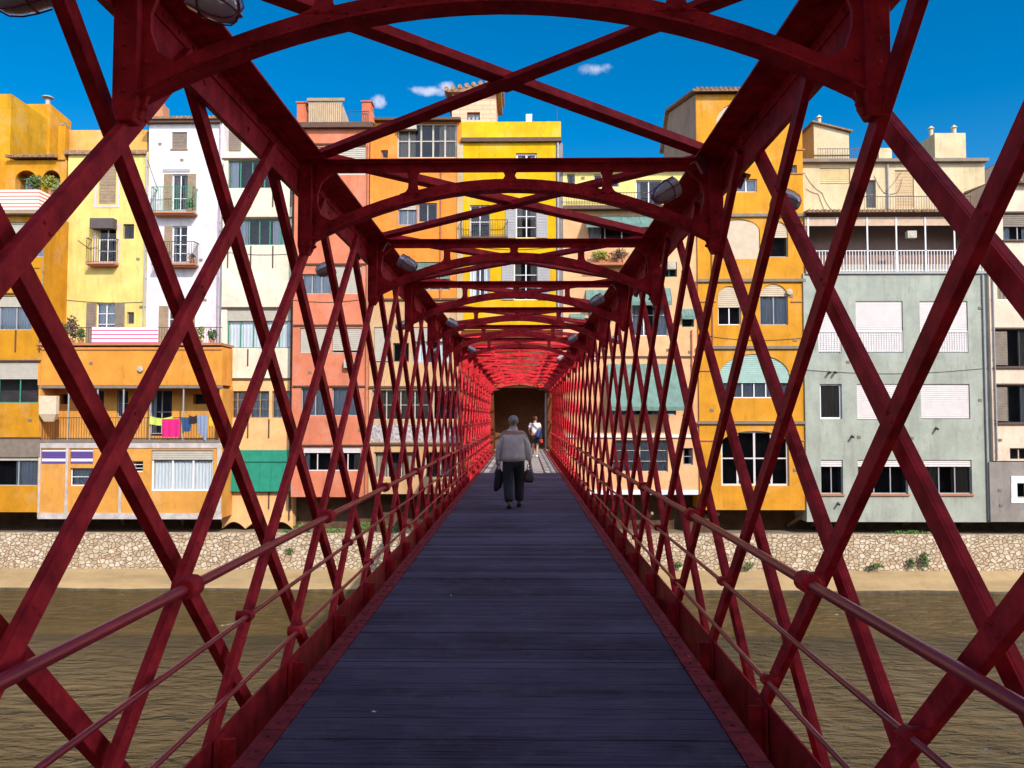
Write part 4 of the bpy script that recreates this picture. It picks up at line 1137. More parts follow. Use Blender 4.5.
# gallery
x0, x1, zg0, zg1 = rect((805, 217, 990, 272.5), YG)
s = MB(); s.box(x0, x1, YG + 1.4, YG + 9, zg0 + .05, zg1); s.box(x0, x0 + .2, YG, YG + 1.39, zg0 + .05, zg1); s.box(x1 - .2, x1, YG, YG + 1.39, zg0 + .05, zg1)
pr(s.build('gallery_wall', mat('gallery_brown', (.22, .13, .10), rough=.9)), b10)  # gallery back and end walls in one dark brown
s = MB(); s.box(x0, x1, YG - .1, YG + 1.39, zg0 - .08, zg0 + .04); pr(s.build('gallery_floor', GREYM), b10)
s = MB(); s.box(x0, x1, YG - .02, YG + .04, bz(227, YG), zg1 - .003); pr(s.build('gallery_fascia', mat('fascia_tan', (.52, .36, .25), rough=.8)), b10)
for px in (808, 837, 867, 896, 925, 954, 986):
    xx = bx(px, YG, 240); s = MB(); s.box(xx - .035, xx + .035, YG - .06, YG - .022, zg0 + .04, zg1 - .01); pr(s.build('gallery_post', WHITEM), b10)
railing(b10, x0 + .1, x1 - .1, YG - .02, zg0 + .04, bz(253, YG) - zg0, WHITEM, .02, .16, .028, sides=False)
s = MB(); s.box(x0 + .2, x1 - .2, YG + .05, YG + .09, zg0 + .05, zg0 + .45); pr(s.build('gallery_screen', BLINDM), b10)
tiles(b10, x0, x1, YG, bz(211, YG), depth=2.2, drop=.22, over=.35)
# attic
YAt = YG + 2.3
x0, x1, z0, z1 = rect((805, 163, 985, 213), YAt)
z0 = bz(214, YG)
hs = [(820, 168, 850, 184), (866, 180, 876, 208), (895, 170, 914, 208), (804.5, 169, 811, 180)]
wall_part('attic_wall', b10, x0 - .3, x1, z0, z1, YAt, 5, [(*rect(h, YAt), 0, .5) for h in hs[:3]], PCR)
window(b10, hs[0], YAt, fm=TANM, nx=1, blind=.95, bm_=mat('straw_blind', (.55, .40, .18)))
window(b10, hs[1], YAt, fm=TANM, nx=1, nz=2)
window(b10, hs[2], YAt, fm=TANM, nx=2, shut='c', shm=mat('straw_shutter', (.5, .34, .18)))
s = MB(); s.box(x0 - .3, x1 + .1, YAt - .3, YAt + 5, z1 + .003, z1 + .18); pr(s.build('attic_eaves', GREYBROWN), b10)
s = MB(); s.box(bx(814, YAt), bx(850, YAt), YAt - .4, YAt - .3, z1 + .3, z1 + .36); pr(s.build('gutter', BROWNM), b10)
railing(b10, bx(855, YAt, 200), bx(958, YAt, 200), YAt - 1.2, bz(210, YG), .95, IRON, .02, .14, .014, sides=False, name='terrace_railing')
for (a, t_, b_, off, sl_) in ((814, 123, 849, 1.5, .6), (879, 148, 892, 2.2, 0), (935, 133, 966, 1.8, 0)):
    s = MB(); xa_, xb_, za_, zb_ = rect((a, t_, b_, 170), YAt + off)
    s.hexa([(xa_, YAt + off, z1), (xb_, YAt + off, z1), (xb_, YAt + off + 2.5, z1), (xa_, YAt + off + 2.5, z1), (xa_, YAt + off, zb_), (xb_, YAt + off, zb_ - sl_), (xb_, YAt + off + 2.5, zb_ - sl_), (xa_, YAt + off + 2.5, zb_)])
    pr(s.build('roof_room', PCR), b10)
    if sl_:
        s = MB(); s.bar((xa_ - .15, YAt + off + 1.2, zb_ + .06), (xb_ + .15, YAt + off + 1.2, zb_ - sl_ + .06), (0, 0, 1), 2.8, .08); pr(s.build('roof_room_cover', TILEM), b10)
        railing(b10, xa_ + .1, xb_ + .9, YAt + off - .3, z1 + .18, 1.05, IRON, .02, .14, sides=False, name='roof_railing')
for (px, py, off) in ((819, 119, 2.0), (931, 130, 2.4), (954, 129, 2.5)):
    s = MB(); xx, zz = P(px, py, YAt + off); s.tube([(xx, YAt + off, zz - .5), (xx, YAt + off, zz + .05)], .12, 8); s.tube([(xx, YAt + off, zz + .06), (xx, YAt + off, zz + .25)], [.2, .02], 8)
    pr(s.build('chimney', PCR), b10)
for (px, py) in ((829, 321 + 51), (852, 436), (936, 428), (838, 503), (835, 372)):
    s = MB(); xx, zz = P(px, py, YG); s.tube([(xx, YG, zz), (xx - .05, YG - .28, zz - .06)], .06, 8); pr(s.build('waste_pipe', IRON), b10)
xx = bx(888, YAt - .1, 180); s = MB(); s.tube([(xx, YAt - .1, z1 - .1), (xx, YAt - .1, z0 + .2)], .05, 8); pr(s.build('downpipe', GREYM), b10)

# ---- far right house
YH = 41.2
PR_ = plaster('rose_cream', (244, 220, 196), .77, .25)
PGR = plaster('stone_grey', (165, 156, 150), .72, .35)
b11 = house('house', 'cream house at the far right edge with dark framed shuttered windows and a grey base', (990, 184, 1180, 461), YH, PR_, [
    W(1003, 213, 1034, 240, nx=2, fm=GREYM, blind=.5, bm_=GREYBROWN), W(997, 266, 1034, 300, nx=2, fm=WHITEM, curtain=1), W(994, 329, 1034, 367, nx=3, fm=IRON, shut=None, curtain=.33), W(996, 385, 1036, 423, nx=3, fm=IRON, curtain=.33), W(1010, 448, 1040, 460, nx=3, fm=BLINDM),
    W(1060, 213, 1100, 240, nx=2, fm=GREYM), W(1060, 266, 1100, 300, nx=2, fm=GREYM), W(1060, 329, 1100, 367, nx=2, fm=GREYM), W(1060, 385, 1100, 423, nx=2, fm=GREYM)], depth=9)
for (t_, d_) in ((331, 365), (387, 421)):
    x0, x1, z0, z1 = rect((996, t_, 1008, d_), YH); s = MB(); slats(s, x0, x1, YH + .04, z0, z1, .085); pr(s.build('shutter', GREYBROWN), b11)
house('', '', (990, 462, 1180, 522), YH, PGR, [W(1017, 483, 1045, 498, nx=3, fm=BLINDM)], depth=9, root=b11, part='base_wall')
for q_ in ((1011, 476, 1050, 483), (1011, 498, 1050, 503), (1011, 483, 1017, 498)): box_part(b11, 'white_surround', WHITEM, q_, YH, .03, -.004)
for (a, t_, b_, d_) in ((1003, 213, 1034, 240), (994, 329, 1034, 367), (996, 385, 1036, 423)):
    box_part(b11, 'sill', BROWNM, (a - 1, d_, b_ + 1, d_ + 1.5), YH, .1, 0); box_part(b11, 'lintel', BROWNM, (a - 1, t_ - 1.5, b_ + 1, t_), YH, .06, 0)
for (t_, d_) in ((296, 329), (367, 385)):
    pass
tiles(b11, bx(990, YH, 184), bx(1180, YH, 184), YH, bz(180, YH, 990), depth=3, drop=.25, over=.35)
s = MB(); xx0, xx1 = bx(966, 47, 170), bx(1010, 47, 170); s.prism([(xx0 - 1, 47, bz(200, 47)), (xx0, 47, bz(184, 47)), (xx1, 47, bz(158, 47)), (xx1 + 3, 47, bz(200, 47))], (0, 4, 0))
tag(s.build('dark_roof', mat('slate', (.12, .09, .08), rough=.9)), 'dark pitched roof rising behind the cream house at the right edge', 'roof')

# ---- pipes, cables and vents on the fronts
def pipe(root, Y, px, y0, y1, m=GREYM, r=.045, name='drainpipe'):
    a = P(px, (y0 + y1) / 2, Y)[0]; s = MB(); s.tube([(a, Y - .07, bz(y1, Y, px)), (a, Y - .07, bz(y0, Y, px))], r, 8)
    z = bz(y1, Y, px) + .5
    while z < bz(y0, Y, px): s.box(a - .07, a + .07, Y - .08, Y - .002, z, z + .03); z += 1.6
    pr(s.build(name, m), root)
def cable(root, Y, pts, r=.012, sag=.15):
    s = MB()
    for (a, b_) in zip(pts[:-1], pts[1:]):
        xa, za = P(*a, Y); xb, zb_ = P(*b_, Y)
        q_ = [(xa + (xb - xa) * i / 8, Y - .03, za + (zb_ - za) * i / 8 - sag * math.sin(math.pi * i / 8)) for i in range(9)]
        s.tube(q_, r, 5)
    pr(s.build('cable', IRON), root)
def vent(root, Y, px, py, w_=.18, h_=.14, m=GREYBROWN):
    x, z = P(px, py, Y); s = MB(); s.box(x - w_ / 2, x + w_ / 2, Y - .03, Y - .003, z - h_ / 2, z + h_ / 2); pr(s.build('vent', m), root)
pipe(b2, Y2, 145.5, 155, 344, GREYM); pipe(b3, Y2, 219, 124, 344, mat('mauve_pipe', (.35, .28, .36)), .05)
pipe(b1, Y1, 43, 262, 340, TANM, .03); pipe(b5, Y5, 367, 145, 496, TERRA, .05); pipe(b6, Y5, 441, 160, 300, TERRA, .04)
pipe(b7, Y5, 558, 143, 330, GREYM, .06); pipe(b9, Y9, 712, 222, 345, TERRA, .03); pipe(b8, Y5, 692, 330, 434, TERRA, .04)
pipe(b10, YG, 985, 275, 520, GREYM, .05); pipe(b11, YH, 993, 186, 460, GREYM, .04); pipe(b4, Y4, 291.5, 160, 520, BROWNM, .04)
cable(b10, YAt, [(805, 175), (822, 193), (832, 210)]); cable(b10, YAt, [(806, 189), (818, 194), (826, 214)], sag=.05); cable(b10, YAt, [(874, 176), (884, 193), (901, 172)], sag=.1)
cable(b10, YAt, [(884, 193), (898, 192), (902, 178)], sag=.1)
cable(b2, Y2, [(78, 240), (92, 250)], sag=.02); cable(b2, Y2, [(66, 300), (145, 302)], sag=.1); cable(b3, Y2, [(148, 160), (158, 189), (150, 205)], sag=.05)
cable(b5, Y5, [(293, 300), (366, 299)], sag=.15); cable(b9, Y9, [(700, 335), (803, 338)], sag=.2); cable(b10, YG, [(806, 370), (988, 368)], sag=.25); cable(b7, Y5, [(463, 245), (555, 247)], sag=.2)
cable(b1, Y1, [(-60, 270), (40, 268)], sag=.1); cable(b4, Y4, [(223, 252), (291, 254)], sag=.1)
for (rt, Y_, a_) in ((b2, Y2, ((138, 259), (141, 307), (90, 148 + 20))), (b3, Y2, ((182, 160), (201, 260), (205, 300), (160, 144))), (b9, Y9, ((710, 236), (791, 296), (795, 340), (712, 410), (795, 470))),
                     (b10, YG, ((980, 308), (848, 362), (912, 438), (859, 437), (915, 372), (980, 400), (850, 505))), (b11, YH, ((1000, 490), (1001, 505), (1000, 440))), (b8, Y5, ((583, 178), (606, 178), (625, 178), (668, 350), (690, 352), (600, 350))),
                     (b5, Y5, ((340, 310), (360, 430), (310, 372))), (bo, Yx, ((91, 363), (140, 369), (200, 372))), (b1, Y1, ((30, 420), (-10, 420), (20, 280)))):
    for (px_, py_) in a_: vent(rt, Y_, px_, py_)
for (px_, py_) in ((141, 369), (789, 292)):
    rt, Y_ = (bo, Yx) if px_ < 400 else (b9, Y9)
    x, z = P(px_, py_, Y_); s = MB(); s.tube([(x, Y_ - .05, z), (x, Y_ - .12, z), (x, Y_ - .14, z)], [.13, .16, .02], 12); pr(s.build('wall_lamp', BLINDM), rt)
# air conditioner boxes
for (rt, Y_, rr) in ((b6, Y5, (398, 127, 417, 131)), (b8, Y5, (667, 262, 675, 270)), (b10, YG, (905, 232, 914, 239)), (b5, Y5, (345, 360, 355, 368))):
    x0, x1, z0, z1 = rect(rr, Y_); s = MB(); s.box(x0, x1, Y_ - .3, Y_ - .01, z0, z1); s.tube([((x0 + x1) / 2, Y_ - .301, (z0 + z1) / 2), ((x0 + x1) / 2, Y_ - .315, (z0 + z1) / 2)], min(x1 - x0, z1 - z0) * .4, 12)
    pr(s.build('air_conditioner', BLINDM), rt)

# ---- near bank houses behind the viewer (they cast the shade over the near half of the bridge)
nb = thing('apartment_building', 'tall shaded apartment row standing on the near bank behind the viewer', 'building', (0, -3, 0))
s = MB(); s.box(-60, -2.2, -12, -3, -.1, 12.0); s.box(2.2, 60, -12, -3, -.1, 24.0); s.box(-2.2, 2.2, -12, -3, 4.6, 24.0)
pr(s.build('wall', plaster('near_bank', (235, 215, 190), .8)), nb)
for fl in range(6):
    for i in range(-13, 14):
        if abs(i) < 1 and fl < 1: continue
        x = i * 4; z = 1.6 + fl * 3.7
        if x < 0 and fl > 2: continue
        f = MB(); f.box(x - .6, x + .6, -2.99, -2.9, z, z + 1.9)
        if abs(x) > 2.9 or z > 4.7: pr(f.build('window', GREYM), nb)

# ================================================================== TERRACE THINGS, LAUNDRY, PLANTS
def pot_plant(px, py, Y, h, rr, label, leaf=LEAF, n=160, group=None, size=.09):
    x, z = P(px, py, Y)
    t = thing('potted_plant', label, 'plant', (x, Y, z), group)
    p = MB(); p.tube([(0, 0, 0), (0, 0, .03), (0, 0, .24), (0, 0, .26)], [.09, .10, .14, .15], 12); p.build('pot', TERRA, t)
    f = MB(); f.tube([(0, 0, .22), (0.02, 0, h * .6)], .015, 5)
    f.leaves((0, 0, .2 + h / 2), (rr, rr * .6, h / 2), n, size); f.build('foliage', leaf, t)
    return t
TG = 'potted plants on the house terraces'
Yp = Yx + .2
pot_plant(62, 345, Yp, 1.0, .35, 'bushy potted plant at the left end of the terrace beside the striped cloth', LEAF, 240)
pot_plant(72, 345, Yp, 1.45, .38, 'tall reddish potted plant left of the striped cloth on the terrace', LEAF3, 260)
pot_plant(81, 345, Yp, .8, .22, 'small green potted plant next to the striped cloth', LEAF, 120)
pot_plant(200, 345, Yp, .85, .28, 'potted plant on the terrace in front of the white house', LEAF2, 120)
pot_plant(212, 345, Yp, .7, .28, 'leafy potted plant at the right end of the orange terrace', LEAF, 120)
pot_plant(50, 195, 41.6, .9, .5, 'yellow green bush behind the striped parapet of the ochre house', LEAF2, 350)
pot_plant(36, 194, 41.8, .9, .5, 'dark green bush under the left arch of the ochre house loggia', LEAF, 300)
pot_plant(192, 264, 42.75, .4, .2, 'small potted plant on the lower iron balcony of the white house', LEAF3, 60)
pot_plant(190, 213, 42.75, .6, .25, 'potted plant on the upper green balcony of the white house', LEAF, 90)
pot_plant(600, 264, 41.2, .55, .5, 'bright green plant in the window box of the peach house', LEAF2, 240)
pot_plant(619, 264, 41.2, .65, .55, 'dry brownish plant beside the green one on the peach house', LEAF3, 260)
x0, x1, z0, z1 = rect((588, 261, 632, 265), Y5); s = MB(); s.box(x0, x1, Y5 - .6, Y5 - .004, z0 - .1, z0 + .02); pr(s.build('plant_shelf', TERRA), b8)
# greenery along the quay wall top and foot
def weed(px, py, Y, w_, h, label, n=120, leaf=LEAF):
    x, z = P(px, py, Y)
    o = MB(); o.leaves((0, 0, h * .4), (w_, .2, h * .6), n, .09); t = o.build('weed_clump', leaf); t.location = (x, Y, z)
    tag(t, label, 'weeds')
WL = leaf_material('weed_leaves', (.10, .20, .03))
weed(302, 533, 41.6, .6, .5, 'green weeds on the quay wall below the cream house corner', leaf=WL, n=220)
weed(287, 534, 41.5, .3, .25, 'tiny weed tuft on the quay wall under the scalloped wall', leaf=WL, n=70)
weed(365, 533, 41.6, .5, .6, 'leafy weed bush on the quay wall below the salmon house', leaf=WL, n=220)
weed(392, 533, 41.6, .3, .5, 'narrow weed bush on the quay wall beside a dark pier', leaf=WL, n=140)
weed(335, 533, 41.5, .7, .25, 'low strip of weeds on the quay wall left of the bridge', leaf=WL, n=120)
weed(290, 552, 40.9, .2, .2, 'small weed growing out of the stone quay wall at left', n=40)
weed(677, 567, 40.7, .3, .3, 'weed at the wall foot just right of the bridge', n=90)
weed(748, 567, 40.7, .3, .3, 'weed at the foot of the wall below the amber house', n=70)
weed(876, 568, 40.7, .45, .25, 'low weed at the foot of the wall below the grey green house', n=90)
weed(925, 566, 40.8, .28, .75, 'upright weed against the stone wall at right', n=130)
weed(912, 567, 40.8, .2, .5, 'slim weed beside the upright one at the wall foot', n=60)
weed(908, 535, 41.7, 1.2, .25, 'strip of grass on the quay edge in the shadow of the grey green house', n=220, leaf=WL)

# cloths
STR2 = stripe_material('striped_cloth', (.62, .10, .22), (.90, .80, .85), 4.6, 'Z', .36)
def cloth(name, px0, px1, py0, py1, Y, m, label, cat='laundry', sag=0., wav=.03, group=None, skew=0, taper=0):
    x0, z1 = P(px0, py0, Y); x1, _ = P(px1, py0, Y); _, z0 = P(px0, py1, Y)
    nx, nz = 18, 8; f = MB(); ph = rnd.uniform(0, 6)
    def pt(i, j, o):
        u, v = i / nx, j / nz
        x = x0 + (x1 - x0) * (u if not taper else .5 + (u - .5) * (1 - taper * v)); z = z1 + (z0 - z1) * v - sag * math.sin(math.pi * u) * (1 - v * .3) + skew * (u - .5) * v
        return (x, Y + wav * math.sin(u * 17 + ph) * (.3 + v) + o, z)
    for i in range(nx):
        for j in range(nz):
            f.quad(pt(i, j, 0), pt(i + 1, j, 0), pt(i + 1, j + 1, 0), pt(i, j + 1, 0))
            f.quad(pt(i, j, .012), pt(i + 1, j, .012), pt(i + 1, j + 1, .012), pt(i, j + 1, .012))
    return tag(f.build(name, m, smooth=True, merge=True), label, cat, group)
cloth('striped_cloth', 92, 158, 327, 344, Yx - .02, STR2, 'white and magenta striped cloth hung on the terrace railing of the pale yellow house', 'cloth', sag=.03, wav=.015)
railing(bo, bx(60, Yx + .1, 330), bx(222, Yx + .1, 330), Yx + .12, bz(344, Yx), bz(327, Yx) - bz(344, Yx), IRON, .02, .14, .014, sides=False, name='terrace_railing')
Yl = Yx - .08
cloth('towel', 150, 173, 416, 424, Yl, mat('lime_cloth', (.50, .58, .10), rough=.9), 'lime green towel on the gallery line, left of the magenta one', sag=.12)
cloth('towel', 162, 180, 419, 437, Yl - .04, mat('magenta_cloth', (.62, .008, .16), rough=.9), 'magenta towel hanging from the laundry gallery railing')
cloth('shirt', 181, 192, 417, 431, Yl, mat('navy_cloth', (.02, .06, .16), rough=.9), 'navy blue shirt drying between the magenta towel and the jeans', taper=.3, sag=.06)
cloth('trousers', 189, 197, 415, 423, Yl - .03, mat('black_cloth', (.02, .012, .02), rough=.9), 'black garment bunched on the laundry line beside the navy shirt', sag=.08)
cloth('jeans', 197, 208, 415, 437, Yl - .02, mat('denim', (.20, .25, .36), rough=.9), 'pale blue jeans hanging at the gallery railing', skew=-.5, taper=.3)
cloth('shirt', 209, 213, 417, 426, Yl, mat('yellow_cloth', (.65, .45, .03), rough=.9), 'small yellow garment at the right end of the laundry line')
# litter on the deck
def litter(px, py, size, m, label, nm='paper_scrap'):
    v = CM @ Vector(((px - 512) / F, -(py - 384) / F, -1)); t_ = (.004 - CAM.z) / v.z; p = CAM + v * t_
    o = MB(); n = 7
    pts = [(size * rnd.uniform(.6, 1) * math.cos(2 * math.pi * i / n), size * rnd.uniform(.5, 1) * math.sin(2 * math.pi * i / n), .004 + rnd.uniform(0, size * .4)) for i in range(n)]
    for i in range(n): o.poly([(0, 0, .01), pts[i], pts[(i + 1) % n]])
    ob = o.build(nm, m); ob.location = p; tag(ob, label, 'litter')
litter(374, 713, .017, WHITEM, 'crumpled white paper scrap on the planks in the left foreground')
litter(451, 596, .012, WHITEM, 'tiny pale paper scrap on the deck farther off, left of centre')
litter(689, 657, .022, mat('orange_leaf', (.7, .10, .02)), 'small orange leaf lying on the right edge plate', 'fallen_leaf')

# ================================================================== PEOPLE
SKIN = mat('skin', (.42, .22, .15), rough=.5, var=.08)
def skinned(name, verts, edges, radii, m, parent, root=0, sub=2, smooth=True):
    me = bpy.data.meshes.new(name + '_src'); me.from_pydata(verts, edges, [])
    ob = bpy.data.objects.new(name + '_src', me); col.objects.link(ob)
    mo = ob.modifiers.new('Skin', 'SKIN'); mo.use_smooth_shade = True
    if not me.skin_vertices: me.skin_vertices.new()
    sv = me.skin_vertices[0].data
    for i, r in enumerate(radii):
        sv[i].radius = (r, r) if not isinstance(r, tuple) else r
        sv[i].use_root = (i == root)
    s = ob.modifiers.new('Sub', 'SUBSURF'); s.levels = sub; s.render_levels = sub
    dg = bpy.context.evaluated_depsgraph_get(); dg.update()
    nm = bpy.data.meshes.new_from_object(ob.evaluated_get(dg)); nm.name = name
    bpy.data.objects.remove(ob); 
    nm.materials.clear(); nm.materials.append(m)
    for p in nm.polygons: p.use_smooth = True
    o = bpy.data.objects.new(name, nm); col.objects.link(o); o.parent = parent
    return o
def ellip(name, c, r, m, parent, n=16, cut=None, rot=0):
    f = MB(); rows = 12
    for i in range(rows):
        for j in range(n):
            def sp(i_, j_):
                a, b_ = math.pi * i_ / rows, 2 * math.pi * j_ / n
                return Vector((c[0] + r[0] * math.sin(a) * math.cos(b_), c[1] + r[1] * math.sin(a) * math.sin(b_), c[2] + r[2] * math.cos(a)))
            q_ = [sp(i, j), sp(i, j + 1), sp(i + 1, j + 1), sp(i + 1, j)]
            if cut and not cut(sum(q_, Vector()) / 4): continue
            f.poly(q_)
    return f.build(name, m, parent, smooth=True, merge=True)
def person(loc, rz, scale, spec, label):
    t = thing('person', label, 'person', loc); t.rotation_euler = (0, 0, rz); t.scale = (scale,) * 3
    H = spec
    L_, R_ = H['legL'], H['legR']
    # body: pelvis, chest, neck, head; arms; legs -- facing +Y
    V, E, Rr = [], [], []
    def add(p, r, par=None):
        V.append(p); Rr.append(r)
        if par is not None: E.append((par, len(V) - 1))
        return len(V) - 1
    pel = add((0, 0, .93), (.13, .10)); sp = add((0, .0, 1.12), (.135, .10), pel); ch = add((0, .0, 1.32), (.15, .105), sp)
    nk = add((0, .02, 1.465), .055, ch); hd0 = add((0, .045, 1.55), .07, nk); hd1 = add((0.0, .05, 1.62), .085, hd0); hd2 = add((0, .04, 1.685), .055, hd1)
    nose = add((H['look'] * .10, .05 + .09, 1.60), .016, hd1)
    hands = []
    for s_, arm in ((-1, H['armL']), (1, H['armR'])):
        sh = add((s_ * .185, 0, 1.40), .065, ch); el = add(arm[0], .044, sh); wr = add(arm[1], .030, el); pm = add(arm[2], (.036, .020), wr)
        hands.append((s_, Vector(arm[1]), Vector(arm[2])))
    for s_, leg in ((-1, L_), (1, R_)):
        hp = add((s_ * .095, 0, .88), .09, pel); kn = add(leg[0], .06, hp); an = add(leg[1], .04, kn); to = add(leg[2], .035, an)
    b = skinned('body', V, E, Rr, SKIN, t)
    for s_, wr, pm in hands:
        dv = (pm - wr).normalized()
        for k in range(4):
            off = Vector((0, (k - 1.5) * .020, 0)); ln = (.07, .08, .075, .06)[k]
            p0 = pm + off * .8; p1 = p0 + dv * ln * .5; p2 = p1 + (dv + Vector((-s_ * .5, 0, 0))).normalized() * ln * .5
            f = MB(); f.tube([p0, p1, p2], [.0095, .009, .006], 8); f.build('finger', SKIN, b, smooth=True)
        f = MB(); p0 = wr.lerp(pm, .5); p1 = p0 + Vector((0, .035, -.02)); f.tube([p0, p1, p1 + dv * .03], [.011, .010, .007], 8); f.build('thumb', SKIN, b, smooth=True)
    for s_ in (-1, 1):
        ellip('ear', (s_ * .085, .04, 1.605), (.012, .022, .032), SKIN, b, 8)
        ellip('eye', (H['look'] * .05 + s_ * .032, .128, 1.625), (.010, .008, .008), DARK, b, 8)
    f = MB(); f.box(H['look'] * .06 - .022, H['look'] * .06 + .022, .125, .134, 1.563, 1.570); f.build('mouth', mat('lips', (.3, .1, .08)), b)
    return t, b
# --- man in grey jacket, seen from behind
mx_, mY = 0.1 + (513.5 - 523) / F * 14.6, 14.6
spec = dict(look=-.5,
            armL=[(-.295, -.02, 1.12), (-.305, .015, .86), (-.30, .03, .79)], armR=[(.295, -.03, 1.12), (.31, .0, .86), (.308, .02, .79)],
            legL=[(-.10, -.03, .48), (-.09, -.24, .13), (-.09, -.14, .05)], legR=[(.11, .10, .50), (.11, .10, .09), (.115, .22, .04)])
man, mb = person((mx_, mY, .006), R(4), 1.0, spec, 'heavy set grey haired man in grey jacket and black trousers walking away along the deck')
JK = mat('grey_jacket', (.62, .49, .46), rough=.85, var=.2, vscale=5, bump=.5, bscale=12)
TR = mat('black_trousers', (.018, .012, .018), rough=.85, var=.3, vscale=6, bump=.5, bscale=10)
V = [(0, -.0, .82), (0, 0, .98), (0, 0, 1.12), (0, -.02, 1.27), (0, .0, 1.39), (0, .02, 1.475),
     (-.185, -.005, 1.325), (-.268, -.02, 1.13), (-.292, .012, .86), (.185, -.005, 1.325), (.268, -.03, 1.13), (.297, -.005, .86)]
E = [(0, 1), (1, 2), (2, 3), (3, 4), (4, 5), (3, 6), (6, 7), (7, 8), (3, 9), (9, 10), (10, 11)]
RR = [(.285, .21), (.265, .195), (.245, .175), (.215, .15), (.14, .105), (.078, .075), .088, .075, .060, .088, .075, .060]
skinned('jacket', V, E, RR, JK, man)
f = MB(); f.tube([(0, .02, 1.44), (0, .025, 1.475), (0, .03, 1.505)], [.085, .082, .078], 16, caps=False); f.build('collar', JK, man, smooth=True)
V = [(0, 0, .97), (0, 0, .86), (-.10, 0, .78), (-.105, -.03, .48), (-.09, -.24, .11), (.10, 0, .78), (.115, .09, .50), (.115, .10, .09)]
E = [(0, 1), (1, 2), (2, 3), (3, 4), (1, 5), (5, 6), (6, 7)]
skinned('trousers', V, E, [(.20, .16), (.20, .16), .135, .105, .095, .135, .105, .095], TR, man)
def shoe(parent, p, m):
    f = MB(); f.tube([(p[0], p[1] - .09, .05), (p[0], p[1] - .06, .055), (p[0], p[1] + .03, .05), (p[0], p[1] + .13, .035), (p[0], p[1] + .17, .03)], [.03, .05, .05, .042, .02], 12); f.build('shoe', m, parent, smooth=True)
SH = mat('black_shoe', (.015, .012, .014), rough=.4)
shoe(man, (-.09, -.20), SH); shoe(man, (.115, .14), SH)
ellip('hair', (0, .03, 1.635), (.095, .108, .098), mat('grey_hair', (.34, .29, .27), rough=.8, var=.4, vscale=20), man, 18, lambda p: p.y < .06 and p.z > 1.575 or p.z > 1.69)
# things he carries
Mw = Matrix.Translation((mx_, mY, 0)) @ Matrix.Rotation(R(4), 4, 'Z')
def held(name, pts_r, m, label, cat, pos, flat=(.35, 1)):
    f = MB(); n = 16; base = 0
    prof = pts_r
    for k, (z, rx, ry, ox) in enumerate(prof):
        for j in range(n):
            a = 2 * math.pi * j / n; wob = 1 + .10 * math.sin(3 * a + k)
            f.v.append((ox + rx * math.cos(a) * wob, ry * math.sin(a) * wob, z))
    for k in range(len(prof) - 1):
        for j in range(n):
            a, b_ = k * n + j, k * n + (j + 1) % n; f.f.append((a, b_, b_ + n, a + n)); f.mi.append(0)
    f.f.append(tuple(range(n))); f.mi.append(0); f.f.append(tuple((len(prof) - 1) * n + j for j in range(n))); f.mi.append(0)
    f.tube([(-.03, 0, prof[0][0] - .01), (-.025, 0, .02), (0, 0, .04), (.025, 0, .02), (.03, 0, prof[0][0] - .01)], .008, 6)
    o = f.build(name, m, smooth=True); o.matrix_world = Mw @ Matrix.Translation(pos); tag(o, label, cat)
held('folded_coat', [(-.06, .05, .03, 0), (-.12, .07, .05, 0), (-.25, .085, .05, 0), (-.40, .075, .045, -.02), (-.47, .03, .03, -.05)], TR, 'dark folded coat hanging from the left hand of the man in the grey jacket', 'coat', (-.28, .04, .78))
held('hand_bag', [(-.07, .05, .03, 0), (-.12, .085, .045, 0), (-.25, .10, .05, 0), (-.31, .07, .04, 0)], mat('brown_leather', (.07, .035, .04), rough=.5, var=.3), 'small dark brown bag carried in the right hand of the man in the grey jacket', 'bag', (.29, .03, .78))
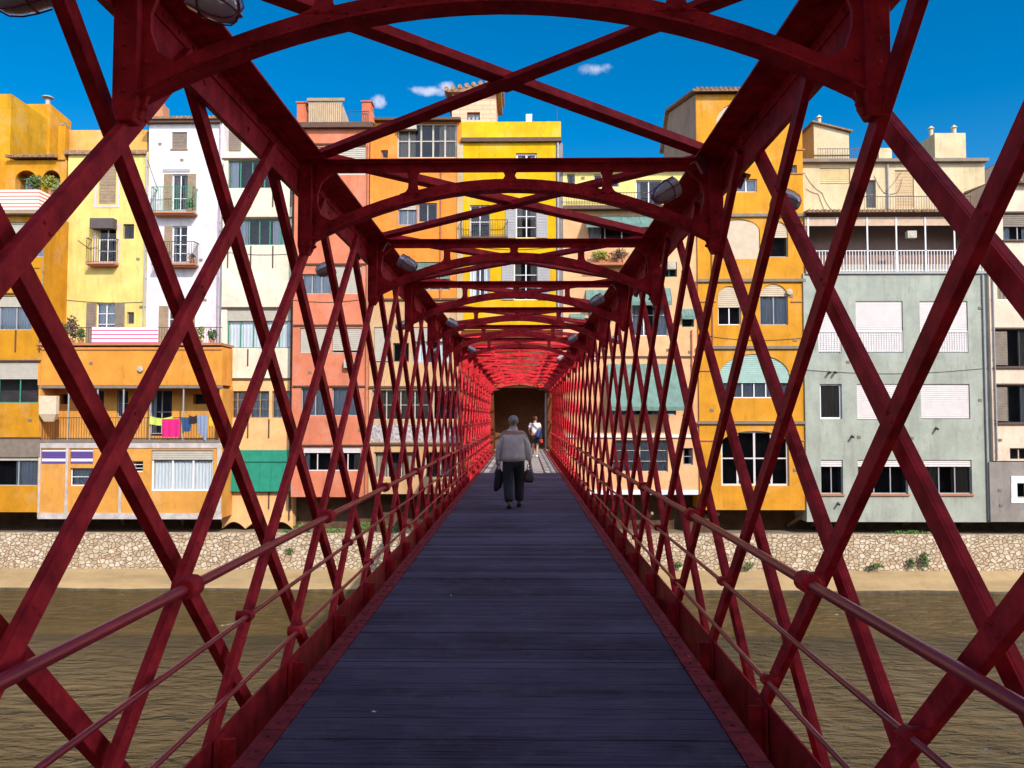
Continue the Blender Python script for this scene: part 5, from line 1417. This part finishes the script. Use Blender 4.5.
# --- second walker near the doorway
px2, Y2_ = 0.1 + (535 - 523) / F * 32.9, 32.9
spec2 = dict(look=.4,
             armL=[(-.24, -.03, 1.15), (-.22, .10, .98), (-.20, .16, .95)], armR=[(.24, -.04, 1.14), (.25, .02, .92), (.25, .05, .85)],
             legL=[(-.09, .12, .52), (-.09, .02, .10), (-.09, .12, .04)], legR=[(.10, -.03, .48), (.10, -.20, .13), (.10, -.12, .06)])
wm_, wb = person((px2, Y2_, .008), R(-8), 1.0, spec2, 'brown haired person in white shirt and dark shorts walking into the brown doorway')
V = [(0, 0, .95), (0, 0, 1.1), (0, -.01, 1.30), (0, .01, 1.43), (-.18, 0, 1.385), (-.235, -.02, 1.22), (.18, 0, 1.385), (.235, -.02, 1.22)]
E = [(0, 1), (1, 2), (2, 3), (2, 4), (4, 5), (2, 6), (6, 7)]
skinned('shirt', V, E, [(.165, .13), (.16, .125), (.165, .125), .075, .085, .07, .085, .07], mat('white_shirt', (.78, .76, .80), rough=.85), wm_)
V = [(0, 0, 1.0), (0, 0, .88), (-.10, .02, .78), (-.095, .11, .57), (.10, 0, .78), (.105, -.02, .55)]
E = [(0, 1), (1, 2), (2, 3), (1, 4), (4, 5)]
skinned('shorts', V, E, [(.155, .125), (.16, .13), .11, .095, .11, .095], TR, wm_)
shoe(wm_, (-.09, .06), WHITEM); shoe(wm_, (.10, -.16), WHITEM)
ellip('hair', (0, .03, 1.64), (.10, .11, .10), mat('brown_hair', (.16, .06, .03), rough=.7, var=.4, vscale=20), wm_, 18, lambda p: p.y < .08 or p.z > 1.68)
f = MB(); f.box(.10, .30, -.24, -.12, .84, 1.18); o = f.build('shoulder_bag', mat('blue_bag', (.03, .07, .25), rough=.7), bevel=.035)
o.matrix_world = Matrix.Translation((px2, Y2_, 0)) @ Matrix.Rotation(R(-8), 4, 'Z'); tag(o, 'blue shoulder bag on the back of the person in the white shirt', 'bag')
f = MB(); f.bar((.20, -.16, 1.15), (-.15, -.13, 1.44), (0, 1, 0), .035, .01); f.build('strap', mat('dark_strap', (.03, .03, .06)), o)
f = MB(); 
for k in range(8): 
    f.tube([(.26, .0, .62 + .0), (.26, .0, .74)], [.06, .07], 10)
    break
f.box(.19, .33, -.03, .05, .60, .76); o2 = f.build('carrier_bag', mat('red_bag', (.6, .04, .02), rough=.5), bevel=.02)
o2.matrix_world = o.matrix_world.copy(); tag(o2, 'small red carrier bag hanging from the right hand of the person in the white shirt', 'bag')
